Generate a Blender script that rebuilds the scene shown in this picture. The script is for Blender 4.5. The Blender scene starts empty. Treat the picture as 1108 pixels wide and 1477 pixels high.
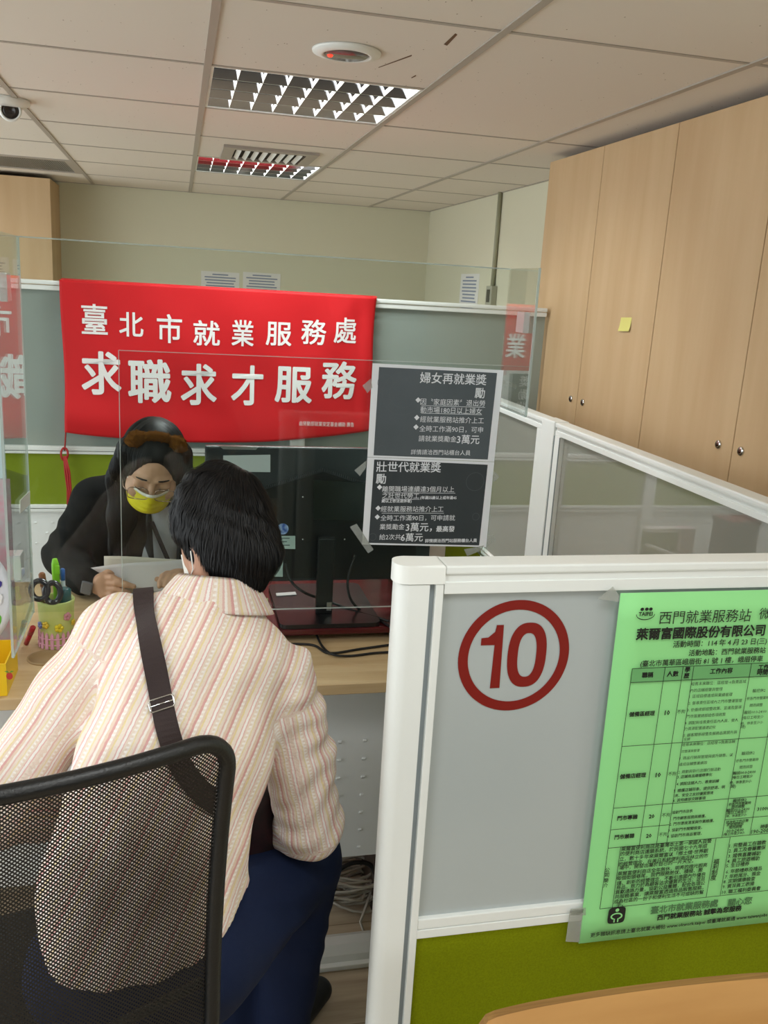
import bpy, bmesh, math, random
import numpy as np
from mathutils import Vector, Matrix, noise
from mathutils.bvhtree import BVHTree

random.seed(7)
rng = np.random.default_rng(7)
S = bpy.context.scene
COL = S.collection

# ------------------------------------------------------------------ camera
FPX, YAW, PITCH, ROLL = 1275.7, .236266937, .245793523, .0587242176
W, H = 1108, 1477
CAMP = Vector((0, 0, 1.6))
fw = Vector((math.sin(YAW) * math.cos(PITCH), math.cos(YAW) * math.cos(PITCH), -math.sin(PITCH)))
rt = Vector((math.cos(YAW), -math.sin(YAW), 0))
up = rt.cross(fw)
R2 = rt * math.cos(ROLL) + up * math.sin(ROLL)
U2 = -rt * math.sin(ROLL) + up * math.cos(ROLL)
cam = bpy.data.cameras.new('camera')
cam.sensor_fit = 'VERTICAL'; cam.sensor_height = 36; cam.lens = FPX * 36 / H
cam.clip_start = .02
camo = bpy.data.objects.new('camera', cam); COL.objects.link(camo)
Mx = Matrix((R2, U2, -fw)).transposed().to_4x4(); Mx.translation = CAMP
camo.matrix_world = Mx
S.camera = camo

def at(px, py, ax, v):
    "world point of the line of sight through a photo pixel on the real plane x/y/z = v"
    d = R2 * (px - 554) - U2 * (py - 738.5) + fw * FPX
    i = 'xyz'.index(ax)
    return CAMP + d * ((v - CAMP[i]) / d[i])

# ------------------------------------------------------------------ light, world, exposure
S.view_settings.view_transform = 'Standard'
S.view_settings.look = 'None'
S.view_settings.gamma = 1
S.view_settings.use_curve_mapping = False
S.view_settings.exposure = 0.33
w = bpy.data.worlds.new('world'); S.world = w; w.use_nodes = True
w.node_tree.nodes['Background'].inputs[0].default_value = (.90, .97, 1.0, 1)
w.node_tree.nodes['Background'].inputs[1].default_value = 2.3
S.cycles.use_denoising = True
S.cycles.max_bounces = 10
S.cycles.transparent_max_bounces = 24
S.cycles.sample_clamp_indirect = 6
CEIL = 2.16
LAMP_COL = (.97, 1.0, .985)
def area(name, loc, sx, sy, power, rot=(0, 0, 0), col=LAMP_COL):
    l = bpy.data.lights.new(name, 'AREA'); l.shape = 'RECTANGLE'; l.size = sx; l.size_y = sy
    l.energy = power; l.color = col
    o = bpy.data.objects.new(name, l); o.location = loc; o.rotation_euler = rot; COL.objects.link(o)
    return o
# the ceiling lamps of the same grid that hang outside the frame
for n, (x, y, p) in enumerate([(-1.77, 2.3, 9), (-1.77, 4.8, 9), (.38, .45, 8), (-1.77, .0, 12), (2.9, .0, 10), (.38, -1.3, 15), (-1.77, -1.3, 10), (2.3, -1.3, 12)]):
    area('ceiling_lamp_light', (x, y, CEIL - .004), .56, .56, p)

# ------------------------------------------------------------------ helpers
def lin(h):
    h = h.lstrip('#'); r = []
    for i in (0, 2, 4):
        c = int(h[i:i + 2], 16) / 255
        r.append(c / 12.92 if c <= .04045 else ((c + .055) / 1.055) ** 2.4)
    return (*r, 1)

def mat(name, hexc, rough=.5, metal=0, spec=.5, bump=0, bscale=80, var=0, vscale=4, stretch=(1, 1, 1), hex2=None):
    m = bpy.data.materials.new(name); m.use_nodes = True
    nt = m.node_tree; b = nt.nodes['Principled BSDF']
    b.inputs['Base Color'].default_value = lin(hexc)
    b.inputs['Roughness'].default_value = rough
    b.inputs['Metallic'].default_value = metal
    b.inputs['Specular IOR Level'].default_value = spec
    if bump or hex2:
        tc = nt.nodes.new('ShaderNodeTexCoord'); mp = nt.nodes.new('ShaderNodeMapping')
        mp.inputs['Scale'].default_value = stretch
        nt.links.new(tc.outputs['Object'], mp.inputs[0])
    if bump:
        n = nt.nodes.new('ShaderNodeTexNoise'); n.inputs['Scale'].default_value = bscale; n.inputs['Detail'].default_value = 4
        nt.links.new(mp.outputs[0], n.inputs[0])
        bp = nt.nodes.new('ShaderNodeBump'); bp.inputs['Strength'].default_value = bump; bp.inputs['Distance'].default_value = .002
        nt.links.new(n.outputs[0], bp.inputs['Height']); nt.links.new(bp.outputs[0], b.inputs['Normal'])
    if hex2:
        n = nt.nodes.new('ShaderNodeTexNoise'); n.inputs['Scale'].default_value = vscale; n.inputs['Detail'].default_value = 6
        nt.links.new(mp.outputs[0], n.inputs[0])
        cr = nt.nodes.new('ShaderNodeValToRGB')
        cr.color_ramp.elements[0].position = .35; cr.color_ramp.elements[0].color = lin(hexc)
        cr.color_ramp.elements[1].position = .65; cr.color_ramp.elements[1].color = lin(hex2)
        nt.links.new(n.outputs[0], cr.inputs[0]); nt.links.new(cr.outputs[0], b.inputs['Base Color'])
    return m

def emis(name, hexc, s):
    m = bpy.data.materials.new(name); m.use_nodes = True
    b = m.node_tree.nodes['Principled BSDF']
    b.inputs['Emission Color'].default_value = lin(hexc); b.inputs['Emission Strength'].default_value = s
    b.inputs['Base Color'].default_value = lin(hexc)
    return m

def clear(name, tint='F2F7F5', f0=.04, gain=1.0, rough=0.0, haze=0.0):
    "thin clear sheet: see-through with Schlick reflection, a little haze"
    m = bpy.data.materials.new(name); m.use_nodes = True
    nt = m.node_tree; nt.nodes.remove(nt.nodes['Principled BSDF']); out = nt.nodes['Material Output']
    tr = nt.nodes.new('ShaderNodeBsdfTransparent'); tr.inputs[0].default_value = lin(tint)
    gl = nt.nodes.new('ShaderNodeBsdfGlossy'); gl.inputs['Roughness'].default_value = rough
    gl.inputs['Color'].default_value = (1, 1, 1, 1)
    lw = nt.nodes.new('ShaderNodeLayerWeight'); lw.inputs[0].default_value = .5
    pw = nt.nodes.new('ShaderNodeMath'); pw.operation = 'POWER'; pw.inputs[1].default_value = 5
    nt.links.new(lw.outputs['Facing'], pw.inputs[0])
    ma = nt.nodes.new('ShaderNodeMath'); ma.operation = 'MULTIPLY_ADD'
    ma.inputs[1].default_value = (1 - f0) * gain; ma.inputs[2].default_value = f0
    nt.links.new(pw.outputs[0], ma.inputs[0])
    mx = nt.nodes.new('ShaderNodeMixShader'); nt.links.new(ma.outputs[0], mx.inputs[0])
    nt.links.new(tr.outputs[0], mx.inputs[1]); nt.links.new(gl.outputs[0], mx.inputs[2])
    last = mx
    if haze:
        df = nt.nodes.new('ShaderNodeBsdfDiffuse'); df.inputs[0].default_value = (.8, .85, .85, 1)
        m2 = nt.nodes.new('ShaderNodeMixShader'); m2.inputs[0].default_value = haze
        nt.links.new(mx.outputs[0], m2.inputs[1]); nt.links.new(df.outputs[0], m2.inputs[2]); last = m2
    nt.links.new(last.outputs[0], out.inputs[0])
    return m

def link(name, me, m=None, parent=None, smooth=False):
    if m is not None:
        for mm in (m if isinstance(m, (list, tuple)) else [m]): me.materials.append(mm)
    if smooth:
        me.polygons.foreach_set('use_smooth', [True] * len(me.polygons))
    o = bpy.data.objects.new(name, me); COL.objects.link(o)
    if parent is not None:
        o.parent = parent
        o.matrix_parent_inverse = parent.matrix_world.inverted() if parent.type != 'EMPTY' or True else Matrix()
    return o

class MB:
    def __init__(s): s.bm = bmesh.new()
    def box(s, c, d, rot=None, bev=0, seg=2, mi=0):
        r = bmesh.ops.create_cube(s.bm, size=1)
        vs = r['verts']
        M = Matrix.Translation(Vector(c)) @ (rot.to_4x4() if rot is not None else Matrix()) @ Matrix.Diagonal((*d, 1))
        bmesh.ops.transform(s.bm, matrix=M, verts=vs)
        fs = {f for v in vs for f in v.link_faces}
        for f in fs: f.material_index = mi
        if bev:
            es = list({e for v in vs for e in v.link_edges})
            bmesh.ops.bevel(s.bm, geom=es, offset=bev, segments=seg, affect='EDGES', profile=.6)
        return s
    def span(s, a, b, bev=0, mi=0, seg=2):
        a, b = Vector(a), Vector(b)
        return s.box((a + b) / 2, [max(abs(v), 1e-5) for v in (b - a)], None, bev, seg, mi)
    def tube(s, pts, r, n=8, closed=False, caps=True, mi=0, flat=None):
        pts = [Vector(p) for p in pts]; m = len(pts)
        rs = r if isinstance(r, (list, tuple)) else [r] * m
        rings = []; prev = None
        for i, p in enumerate(pts):
            a = pts[(i - 1) % m] if (closed or i > 0) else p
            b = pts[(i + 1) % m] if (closed or i < m - 1) else p
            t = (b - a).normalized()
            if prev is None:
                u = t.orthogonal().normalized()
            else:
                u = (prev - t * prev.dot(t))
                u = u.normalized() if u.length > 1e-6 else t.orthogonal().normalized()
            prev = u; v = t.cross(u)
            rings.append([s.bm.verts.new(p + (u * math.cos(2 * math.pi * k / n) + v * math.sin(2 * math.pi * k / n)) * rs[i]) for k in range(n)])
        rng_ = range(m if closed else m - 1)
        for i in rng_:
            A, B = rings[i], rings[(i + 1) % m]
            for k in range(n):
                f = s.bm.faces.new((A[k], A[(k + 1) % n], B[(k + 1) % n], B[k])); f.smooth = True; f.material_index = mi
        if caps and not closed:
            for ring in (rings[0], rings[-1]):
                try: f = s.bm.faces.new(ring); f.material_index = mi
                except ValueError: pass
        return s
    def lathe(s, c, prof, n=32, axis=None, mi=0, cap=True):
        M = Matrix.Translation(Vector(c)) @ (axis.to_4x4() if axis is not None else Matrix())
        rings = []
        for (r, z) in prof:
            rings.append([s.bm.verts.new(M @ Vector((r * math.cos(2 * math.pi * k / n), r * math.sin(2 * math.pi * k / n), z))) for k in range(n)])
        for A, B in zip(rings, rings[1:]):
            for k in range(n):
                f = s.bm.faces.new((A[k], A[(k + 1) % n], B[(k + 1) % n], B[k])); f.smooth = True; f.material_index = mi
        if cap:
            for ring in (rings[0], rings[-1]):
                f = s.bm.faces.new(ring); f.material_index = mi
        return s
    def poly(s, pts, mi=0):
        f = s.bm.faces.new([s.bm.verts.new(Vector(p)) for p in pts]); f.material_index = mi
        return s
    def prism(s, pts, vec, mi=0):
        vec = Vector(vec)
        a = [s.bm.verts.new(Vector(p)) for p in pts]; b = [s.bm.verts.new(Vector(p) + vec) for p in pts]
        n = len(a)
        s.bm.faces.new(a).material_index = mi; s.bm.faces.new(b[::-1]).material_index = mi
        for i in range(n): s.bm.faces.new((a[i], b[i], b[(i + 1) % n], a[(i + 1) % n])).material_index = mi
        return s
    def grid(s, fn, nu, nv, mi=0):
        V = [[s.bm.verts.new(Vector(fn(i / nu, j / nv))) for j in range(nv + 1)] for i in range(nu + 1)]
        for i in range(nu):
            for j in range(nv):
                f = s.bm.faces.new((V[i][j], V[i + 1][j], V[i + 1][j + 1], V[i][j + 1])); f.smooth = True; f.material_index = mi
        return s
    def build(s, name, m, parent=None, smooth=False, recalc=True, solid=0):
        if recalc: bmesh.ops.recalc_face_normals(s.bm, faces=s.bm.faces[:])
        me = bpy.data.meshes.new(name); s.bm.to_mesh(me); s.bm.free()
        o = link(name, me, m, parent, smooth)
        if solid:
            md = o.modifiers.new('solid', 'SOLIDIFY'); md.thickness = solid; md.offset = 0
        return o

def tag(o, label, cat, group=None):
    o['label'] = label; o['category'] = cat
    if group: o['group'] = group
    return o
def thing(name, label, cat, loc=(0, 0, 0), group=None):
    o = bpy.data.objects.new(name, None); COL.objects.link(o); o.location = loc
    o.empty_display_size = .05
    o.matrix_world = Matrix.Translation(Vector(loc))
    return tag(o, label, cat, group)
def struct(o): o['kind'] = 'structure'; return o

# text: printed or cut lettering as flat mesh outlines
_tc = {}
def glyphs(body, bold=0.0, res=2):
    key = (body, bold, res)
    if key in _tc: return _tc[key]
    c = bpy.data.curves.new('t', 'FONT'); c.body = body; c.size = 1; c.offset = bold; c.resolution_u = res
    o = bpy.data.objects.new('t', c); COL.objects.link(o)
    dg = bpy.context.evaluated_depsgraph_get()
    me = bpy.data.meshes.new_from_object(o.evaluated_get(dg))
    V = np.array([v.co[:] for v in me.vertices]).reshape(-1, 3); F = [tuple(p.vertices) for p in me.polygons]
    bpy.data.objects.remove(o); bpy.data.curves.remove(c); bpy.data.meshes.remove(me)
    _tc[key] = (V, F)
    return V, F
class Print:
    "collects flat lettering and lines lying in a plane, one ink"
    def __init__(s): s.V = []; s.F = []; s.n = 0
    def add(s, V, F):
        s.V += [tuple(v) for v in V]; s.F += [tuple(i + s.n for i in f) for f in F]; s.n += len(V)
    def text(s, body, o, ex, ey, width, height=None, bold=0.0, fn=None, res=2):
        V, F = glyphs(body, 0.0, res)
        if not len(V): return
        lo, hi = V.min(0), V.max(0); sx = width / max(hi[0] - lo[0], 1e-6)
        sy = sx if height is None else height / max(hi[1] - lo[1], 1e-6)
        X = (V[:, 0] - (lo[0] + hi[0]) / 2) * sx; Y = (V[:, 1] - (lo[1] + hi[1]) / 2) * sy
        o, ex, ey = (np.array(q[:]) for q in (o, ex, ey))
        nb = 1 if bold < .008 else (4 if bold < .02 else 8)
        for q in range(nb):      # heavier weight: overlapping copies shifted round a small circle
            bx = bold * sx * math.cos(2 * math.pi * (q + .5) / nb) if nb > 1 else 0
            bz = bold * sx * math.sin(2 * math.pi * (q + .5) / nb) if nb > 1 else 0
            P = o + (X[:, None] + bx) * ex + (Y[:, None] + bz) * ey
            if fn is not None: P = np.array([fn(p) for p in P])
            P = P + np.cross(ex, ey) * (q * .00004)
            s.add(P, F)
    def quad(s, pts): s.add([tuple(p) for p in pts], [tuple(range(len(pts)))])
    def build(s, name, m, parent):
        me = bpy.data.meshes.new(name); me.from_pydata(s.V, [], s.F); me.update()
        return link(name, me, m, parent)

# signed-distance modelling (bodies, cloth): round cones and ellipsoids, smooth-blended, meshed by surface nets
def nrm(v): v = np.array(v, float); return v / np.linalg.norm(v)
class SDF:
    def __init__(s): s.ops = []; s.lo = np.full(3, 1e9); s.hi = np.full(3, -1e9)
    def _b(s, p, r):
        p = np.array(p, float); s.lo = np.minimum(s.lo, p - r); s.hi = np.maximum(s.hi, p + r)
    def cone(s, a, b, r1, r2, k=.02, flat=None, sub=False):
        a, b = np.array(a, float), np.array(b, float); r2 = r1 if r2 is None else r2
        if not sub: s._b(a, r1); s._b(b, r2)
        s.ops.append(('c', a, b, r1, r2, k, flat, sub)); return s
    def chain(s, pts, rs, k=.02, flat=None):
        for i in range(len(pts) - 1): s.cone(pts[i], pts[i + 1], rs[i], rs[i + 1], k, flat)
        return s
    def ell(s, c, rad, R=None, k=.02, sub=False):
        c = np.array(c, float); rad = np.array(rad, float)
        if not sub: s._b(c, rad.max())
        s.ops.append(('e', c, rad, np.eye(3) if R is None else np.array(R, float), k, sub)); return s
    def cut(s, p, n):
        "keep the side the normal points away from"
        s.ops.append(('p', np.array(p, float), nrm(n))); return s
    def ev(s, P):
        d = np.full(P.shape[:-1], 1e3, np.float32)
        for op in s.ops:
            if op[0] == 'p':
                d = np.maximum(d, (P - op[1].astype(np.float32)) @ op[2].astype(np.float32)); continue
            if op[0] == 'c':
                _, a, b, r1, r2, k, flat, sub = op
                q = (P - a.astype(np.float32)); ba = (b - a)
                sc = 1.0
                if flat is not None:
                    dr, sc = nrm(flat[0]).astype(np.float32), flat[1]
                    q = q + (1 / sc - 1) * (q @ dr)[..., None] * dr
                    ba = ba + (1 / sc - 1) * (ba @ dr) * dr
                ba = ba.astype(np.float32)
                t = np.clip((q @ ba) / max(float(ba @ ba), 1e-9), 0, 1)
                q -= t[..., None] * ba
                e = (np.sqrt((q * q).sum(-1)) - (r1 + t * (r2 - r1)))
                if flat is not None: e = e * (sc * .5 + .5) if sc < 1 else e
            else:
                _, c, rad, R, k, sub = op
                q = (P - c.astype(np.float32)) @ R.T.astype(np.float32) / rad.astype(np.float32)
                l = np.sqrt((q * q).sum(-1)) + 1e-6
                g = np.sqrt(((q / rad.astype(np.float32)) ** 2).sum(-1)) + 1e-6
                e = l * (l - 1) / g
            if sub:
                e = -e; h = np.clip(.5 - .5 * (d - e) / k, 0, 1); d = d * (1 - h) + e * h + k * h * (1 - h)
            else:
                h = np.clip(.5 + .5 * (e - d) / k, 0, 1); d = e * (1 - h) + d * h - k * h * (1 - h)
        return d
    def mesh(s, h, disp=None, pad=.02):
        lo = s.lo - pad; n = np.ceil((s.hi + pad - lo) / h).astype(int) + 1
        ax = [(lo[i] + h * np.arange(n[i])).astype(np.float32) for i in range(3)]
        D = np.empty(n, np.float32)
        for i0 in range(0, n[0], 24):
            G = np.stack(np.meshgrid(ax[0][i0:i0 + 24], ax[1], ax[2], indexing='ij'), -1)
            D[i0:i0 + 24] = s.ev(G)
            if disp is not None: D[i0:i0 + 24] += disp(G)
        return nets(D, lo, h)
def nets(D, lo, h):
    s = D < 0
    c = [s[i:s.shape[0] - 1 + i, j:s.shape[1] - 1 + j, k:s.shape[2] - 1 + k] for i in (0, 1) for j in (0, 1) for k in (0, 1)]
    cnt = sum(x.astype(np.int8) for x in c); act = (cnt > 0) & (cnt < 8)
    idx = np.full(act.shape, -1, np.int64); ids = np.argwhere(act); idx[act] = np.arange(len(ids))
    acc = np.zeros((len(ids), 3)); num = np.zeros(len(ids))
    off = [(i, j, k) for i in (0, 1) for j in (0, 1) for k in (0, 1)]
    vals = {o: D[ids[:, 0] + o[0], ids[:, 1] + o[1], ids[:, 2] + o[2]] for o in off}
    for a in off:
        for ax in range(3):
            if a[ax]: continue
            b = list(a); b[ax] = 1; b = tuple(b)
            va, vb = vals[a], vals[b]; m = (va < 0) != (vb < 0)
            t = np.where(m, va / np.where(va == vb, 1, va - vb), 0)
            p = np.array(a, float)[None] + np.zeros((len(ids), 3)); p[:, ax] += t
            acc[m] += p[m]; num[m] += 1
    V = lo + h * (ids + acc / num[:, None])
    F = []
    for ax in range(3):
        u, v = (ax + 1) % 3, (ax + 2) % 3
        a = np.take(s, range(s.shape[ax] - 1), ax); b = np.take(s, range(1, s.shape[ax]), ax)
        e = np.argwhere(a != b)
        e = e[(e[:, u] > 0) & (e[:, v] > 0) & (e[:, u] < s.shape[u] - 1) & (e[:, v] < s.shape[v] - 1)]
        flip = a[e[:, 0], e[:, 1], e[:, 2]]
        def g(du, dv):
            q = e.copy(); q[:, u] -= du; q[:, v] -= dv; return idx[q[:, 0], q[:, 1], q[:, 2]]
        q = np.stack([g(1, 1), g(0, 1), g(0, 0), g(1, 0)], 1)
        q[~flip] = q[~flip][:, ::-1]
        F.append(q)
    F = np.concatenate(F); F = F[(F >= 0).all(1)]
    return V, F
def sdf_obj(name, VF, m, parent=None, attrs=None):
    if isinstance(VF, tuple): VF = [VF]
    V = []; F = []; n = 0
    for v, f in VF: V.append(v); F.append(f + n); n += len(v)
    V = np.concatenate(V); F = np.concatenate(F)
    me = bpy.data.meshes.new(name); me.from_pydata(V.tolist(), [], F.tolist()); me.update()
    if attrs:
        for k, a in attrs(V).items():
            at_ = me.attributes.new(k, 'FLOAT', 'POINT'); at_.data.foreach_set('value', a.astype(np.float32))
    return link(name, me, m, parent, True)
def hand(s, palm, fingers, thumb, r=.0085):
    s.chain([palm[0], palm[1]], [.024, .031], .012, (palm[2], .5))
    for i, f in enumerate(fingers):
        k = [1, 1.04, 1, .86][i]
        s.chain(f, [r * 1.12 * k, r * 1.0 * k, r * .95 * k, r * .8 * k][:len(f)], .004)
    s.chain(thumb, [.013, .0115, .0095], .006)
    return s

# ------------------------------------------------------------------ materials
M_white = mat('white_powdercoat', 'E4E8E6', .35)
M_whiteplastic = mat('white_plastic', 'E9ECE9', .4)
M_groove = mat('grey_groove', '8D979B', .5)
M_alu = mat('brushed_aluminium', 'C4C8C8', .3, 1)
M_glassgrey = mat('frosted_grey_glass', 'ABB3B4', .22, 0, .6)
M_glassback = mat('grey_glass', '8F9A94', .10, 0, .8)
M_glassside = mat('glossy_grey_glass', '8E8E84', .03, 0, 1.0)
M_glassside.node_tree.nodes['Principled BSDF'].inputs['IOR'].default_value = 1.8
M_green = mat('olive_green_fabric', '7E8A08', .9, 0, .1, .5, 900, hex2='737D04', vscale=300)
M_greenback = mat('olive_green_fabric_lighter', '7B8C27', .85, 0, .1)
M_steel = mat('pale_steel_sheet', 'E6E9E9', .35)
M_wall = mat('cream_wall_paint', 'D8D5BE', .8, bump=.05, bscale=60)
M_ceil = mat('ceiling_tile', 'DED7CD', .95)
M_tbar = mat('ceiling_bar', 'A9A197', .5)
M_dark = mat('dark_gap', '241F1A', .9)
M_black = mat('black_plastic', '101113', .35)
M_blackmat = mat('black_matte', '0B0C0D', .6)
M_maho = mat('mahogany', '3A1013', .22, 0, .5, hex2='531A1A', vscale=5, stretch=(1, 14, 14))
M_beech = mat('beech_laminate', 'CDB48C', .42, 0, .4, hex2='C4A87F', vscale=3, stretch=(1.2, 18, 18))
M_cab = mat('cabinet_maple', 'C8AB85', .5, 0, .35, hex2='BFA079', vscale=2.2, stretch=(5, 5, .55))
M_ply = mat('plywood_face', 'B5874B', .5, 0, .35, hex2='A97A40', vscale=3, stretch=(1.2, 6, 6))
M_plyedge = mat('plywood_edge', '8E6A34', .6, hex2='7A5626', vscale=3, stretch=(1, 90, 90))
M_paper = mat('white_paper', 'E6E4E2', .7)
M_ink = mat('black_ink', '14160F', .8)
M_chrome = mat('chrome', 'D8D8D8', .12, 1)

# ceiling tile with pinholes
nt = M_ceil.node_tree; b = nt.nodes['Principled BSDF']
tc = nt.nodes.new('ShaderNodeTexCoord'); vo = nt.nodes.new('ShaderNodeTexVoronoi'); vo.inputs['Scale'].default_value = 55
mp = nt.nodes.new('ShaderNodeMapping'); mp.inputs['Scale'].default_value = (1, .55, 1)
nt.links.new(tc.outputs['Object'], mp.inputs[0]); nt.links.new(mp.outputs[0], vo.inputs['Vector'])
n1 = nt.nodes.new('ShaderNodeTexNoise'); n1.inputs['Scale'].default_value = 38; nt.links.new(tc.outputs['Object'], n1.inputs[0])
th = nt.nodes.new('ShaderNodeMath'); th.operation = 'LESS_THAN'; th.inputs[1].default_value = .085
nt.links.new(vo.outputs['Distance'], th.inputs[0])
th2 = nt.nodes.new('ShaderNodeMath'); th2.operation = 'GREATER_THAN'; th2.inputs[1].default_value = .55
nt.links.new(n1.outputs[0], th2.inputs[0])
mu = nt.nodes.new('ShaderNodeMath'); mu.operation = 'MULTIPLY'; nt.links.new(th.outputs[0], mu.inputs[0]); nt.links.new(th2.outputs[0], mu.inputs[1])
mixc = nt.nodes.new('ShaderNodeMix'); mixc.data_type = 'RGBA'
mixc.inputs['A'].default_value = lin('DED7CD'); mixc.inputs['B'].default_value = lin('8A7A66')
nt.links.new(mu.outputs[0], mixc.inputs['Factor']); nt.links.new(mixc.outputs['Result'], b.inputs['Base Color'])

# floor: grey-brown vinyl planks
M_floor = bpy.data.materials.new('vinyl_plank'); M_floor.use_nodes = True
nt = M_floor.node_tree; b = nt.nodes['Principled BSDF']; b.inputs['Roughness'].default_value = .45
tc = nt.nodes.new('ShaderNodeTexCoord'); mp = nt.nodes.new('ShaderNodeMapping'); mp.inputs['Scale'].default_value = (1.5, 16, 1)
nz = nt.nodes.new('ShaderNodeTexNoise'); nz.inputs['Scale'].default_value = 3; nz.inputs['Detail'].default_value = 6
nt.links.new(tc.outputs['Object'], mp.inputs[0]); nt.links.new(mp.outputs[0], nz.inputs[0])
cr = nt.nodes.new('ShaderNodeValToRGB'); cr.color_ramp.elements[0].position = .3; cr.color_ramp.elements[0].color = lin('A5937C')
cr.color_ramp.elements[1].position = .7; cr.color_ramp.elements[1].color = lin('C2B29A')
nt.links.new(nz.outputs[0], cr.inputs[0])
br = nt.nodes.new('ShaderNodeTexBrick'); br.inputs['Scale'].default_value = 1; br.inputs['Mortar Size'].default_value = .0015
br.inputs['Brick Width'].default_value = 1.2; br.inputs['Row Height'].default_value = .16
br.inputs['Color1'].default_value = (1, 1, 1, 1); br.inputs['Color2'].default_value = (.88, .88, .88, 1); br.inputs['Mortar'].default_value = (.5, .48, .45, 1)
nt.links.new(tc.outputs['Object'], br.inputs[0])
mxf = nt.nodes.new('ShaderNodeMix'); mxf.data_type = 'RGBA'; mxf.blend_type = 'MULTIPLY'; mxf.inputs['Factor'].default_value = 1
nt.links.new(cr.outputs[0], mxf.inputs['A']); nt.links.new(br.outputs[0], mxf.inputs['B']); nt.links.new(mxf.outputs['Result'], b.inputs['Base Color'])

# ------------------------------------------------------------------ room shell
XW, YW = 1.753, 6.41
o = MB().span((-3.2, -2.6, -.05), (3.6, YW + .1, 0)).build('floor', M_floor); struct(o)
o = MB().span((-3.2, YW, 0), (XW + .1, YW + .1, CEIL + .3)).build('wall_back', M_wall); struct(o)
o = MB().span((XW, 1.5, 0), (XW + .1, YW, CEIL + .3)).build('wall_right', M_wall); struct(o)
o = MB().span((-3.2, -2.7, 0), (3.6, -2.6, CEIL + .3)).build('unseen_front_wall', mat('reflection_damping_dark', '45433F', .8)); struct(o)  # unseen wall behind the camera, added dark to weaken reflections in the screen
o = MB().span((3.5, -2.6, 0), (3.6, 1.5, CEIL + .3)).build('wall_side', M_wall); struct(o)
X0, DX, Y0, DY = .078, .614, 3.276, .628
holes = {(0, -1), (0, 2), (-2, 3)}
cb = MB(); tb = MB()
xs = [X0 + DX * k for k in range(-6, 7)]; ys = [Y0 + DY * k for k in range(-10, 6)]
for i, x in enumerate(xs[:-1]):
    for j, y in enumerate(ys[:-1]):
        if (i - 6, j - 10) in holes: continue
        y1 = min(y + DY, YW)
        x1 = x + DX
        if y >= 3.2: x1 = min(x1, XW)
        if x1 <= x: continue
        cb.span((x, y, CEIL), (x1, y1, CEIL + .015))
for x in xs:
    if x < XW: tb.span((x - .010, ys[0], CEIL - .004), (x + .010, YW, CEIL + .004))
for j, y in enumerate(ys[:-1]):
    for i, x in enumerate(xs[:-1]):
        if x >= .6 and (j - 10) == -1: continue
        if x >= 1.3 and y > 3.2:
            tb.span((x + .01, y - .007, CEIL - .002), (XW, y + .007, CEIL + .004)) if x < XW else None
            continue
        if x > XW: continue
        tb.span((x + .01, y - .007, CEIL - .002), (x + DX - .01, y + .007, CEIL + .004))
# wall angle at the back and right wall
tb.span((-3.2, YW - .012, CEIL - .003), (XW, YW, CEIL + .003)); tb.span((XW - .012, 3.3, CEIL - .003), (XW, YW, CEIL + .003))
ceil_o = cb.build('ceiling', M_ceil); struct(ceil_o)
tbo = tb.build('ceiling_grid', M_tbar, ceil_o)
mk = MB()
for (a, bb, c, d) in [((640, 64), (657, 48), (660, 50), (645, 66)), ((546, 97), (594, 79), (594, 81), (546, 98)), ((593, 112), (600, 108), (600, 110), (594, 113))]:
    mk.poly([at(*q, 'z', CEIL - .0006) for q in (a, bb, c, d)])
mk.build('scuff_mark', mat('scuff', '6B5138', .9), ceil_o)

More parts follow.
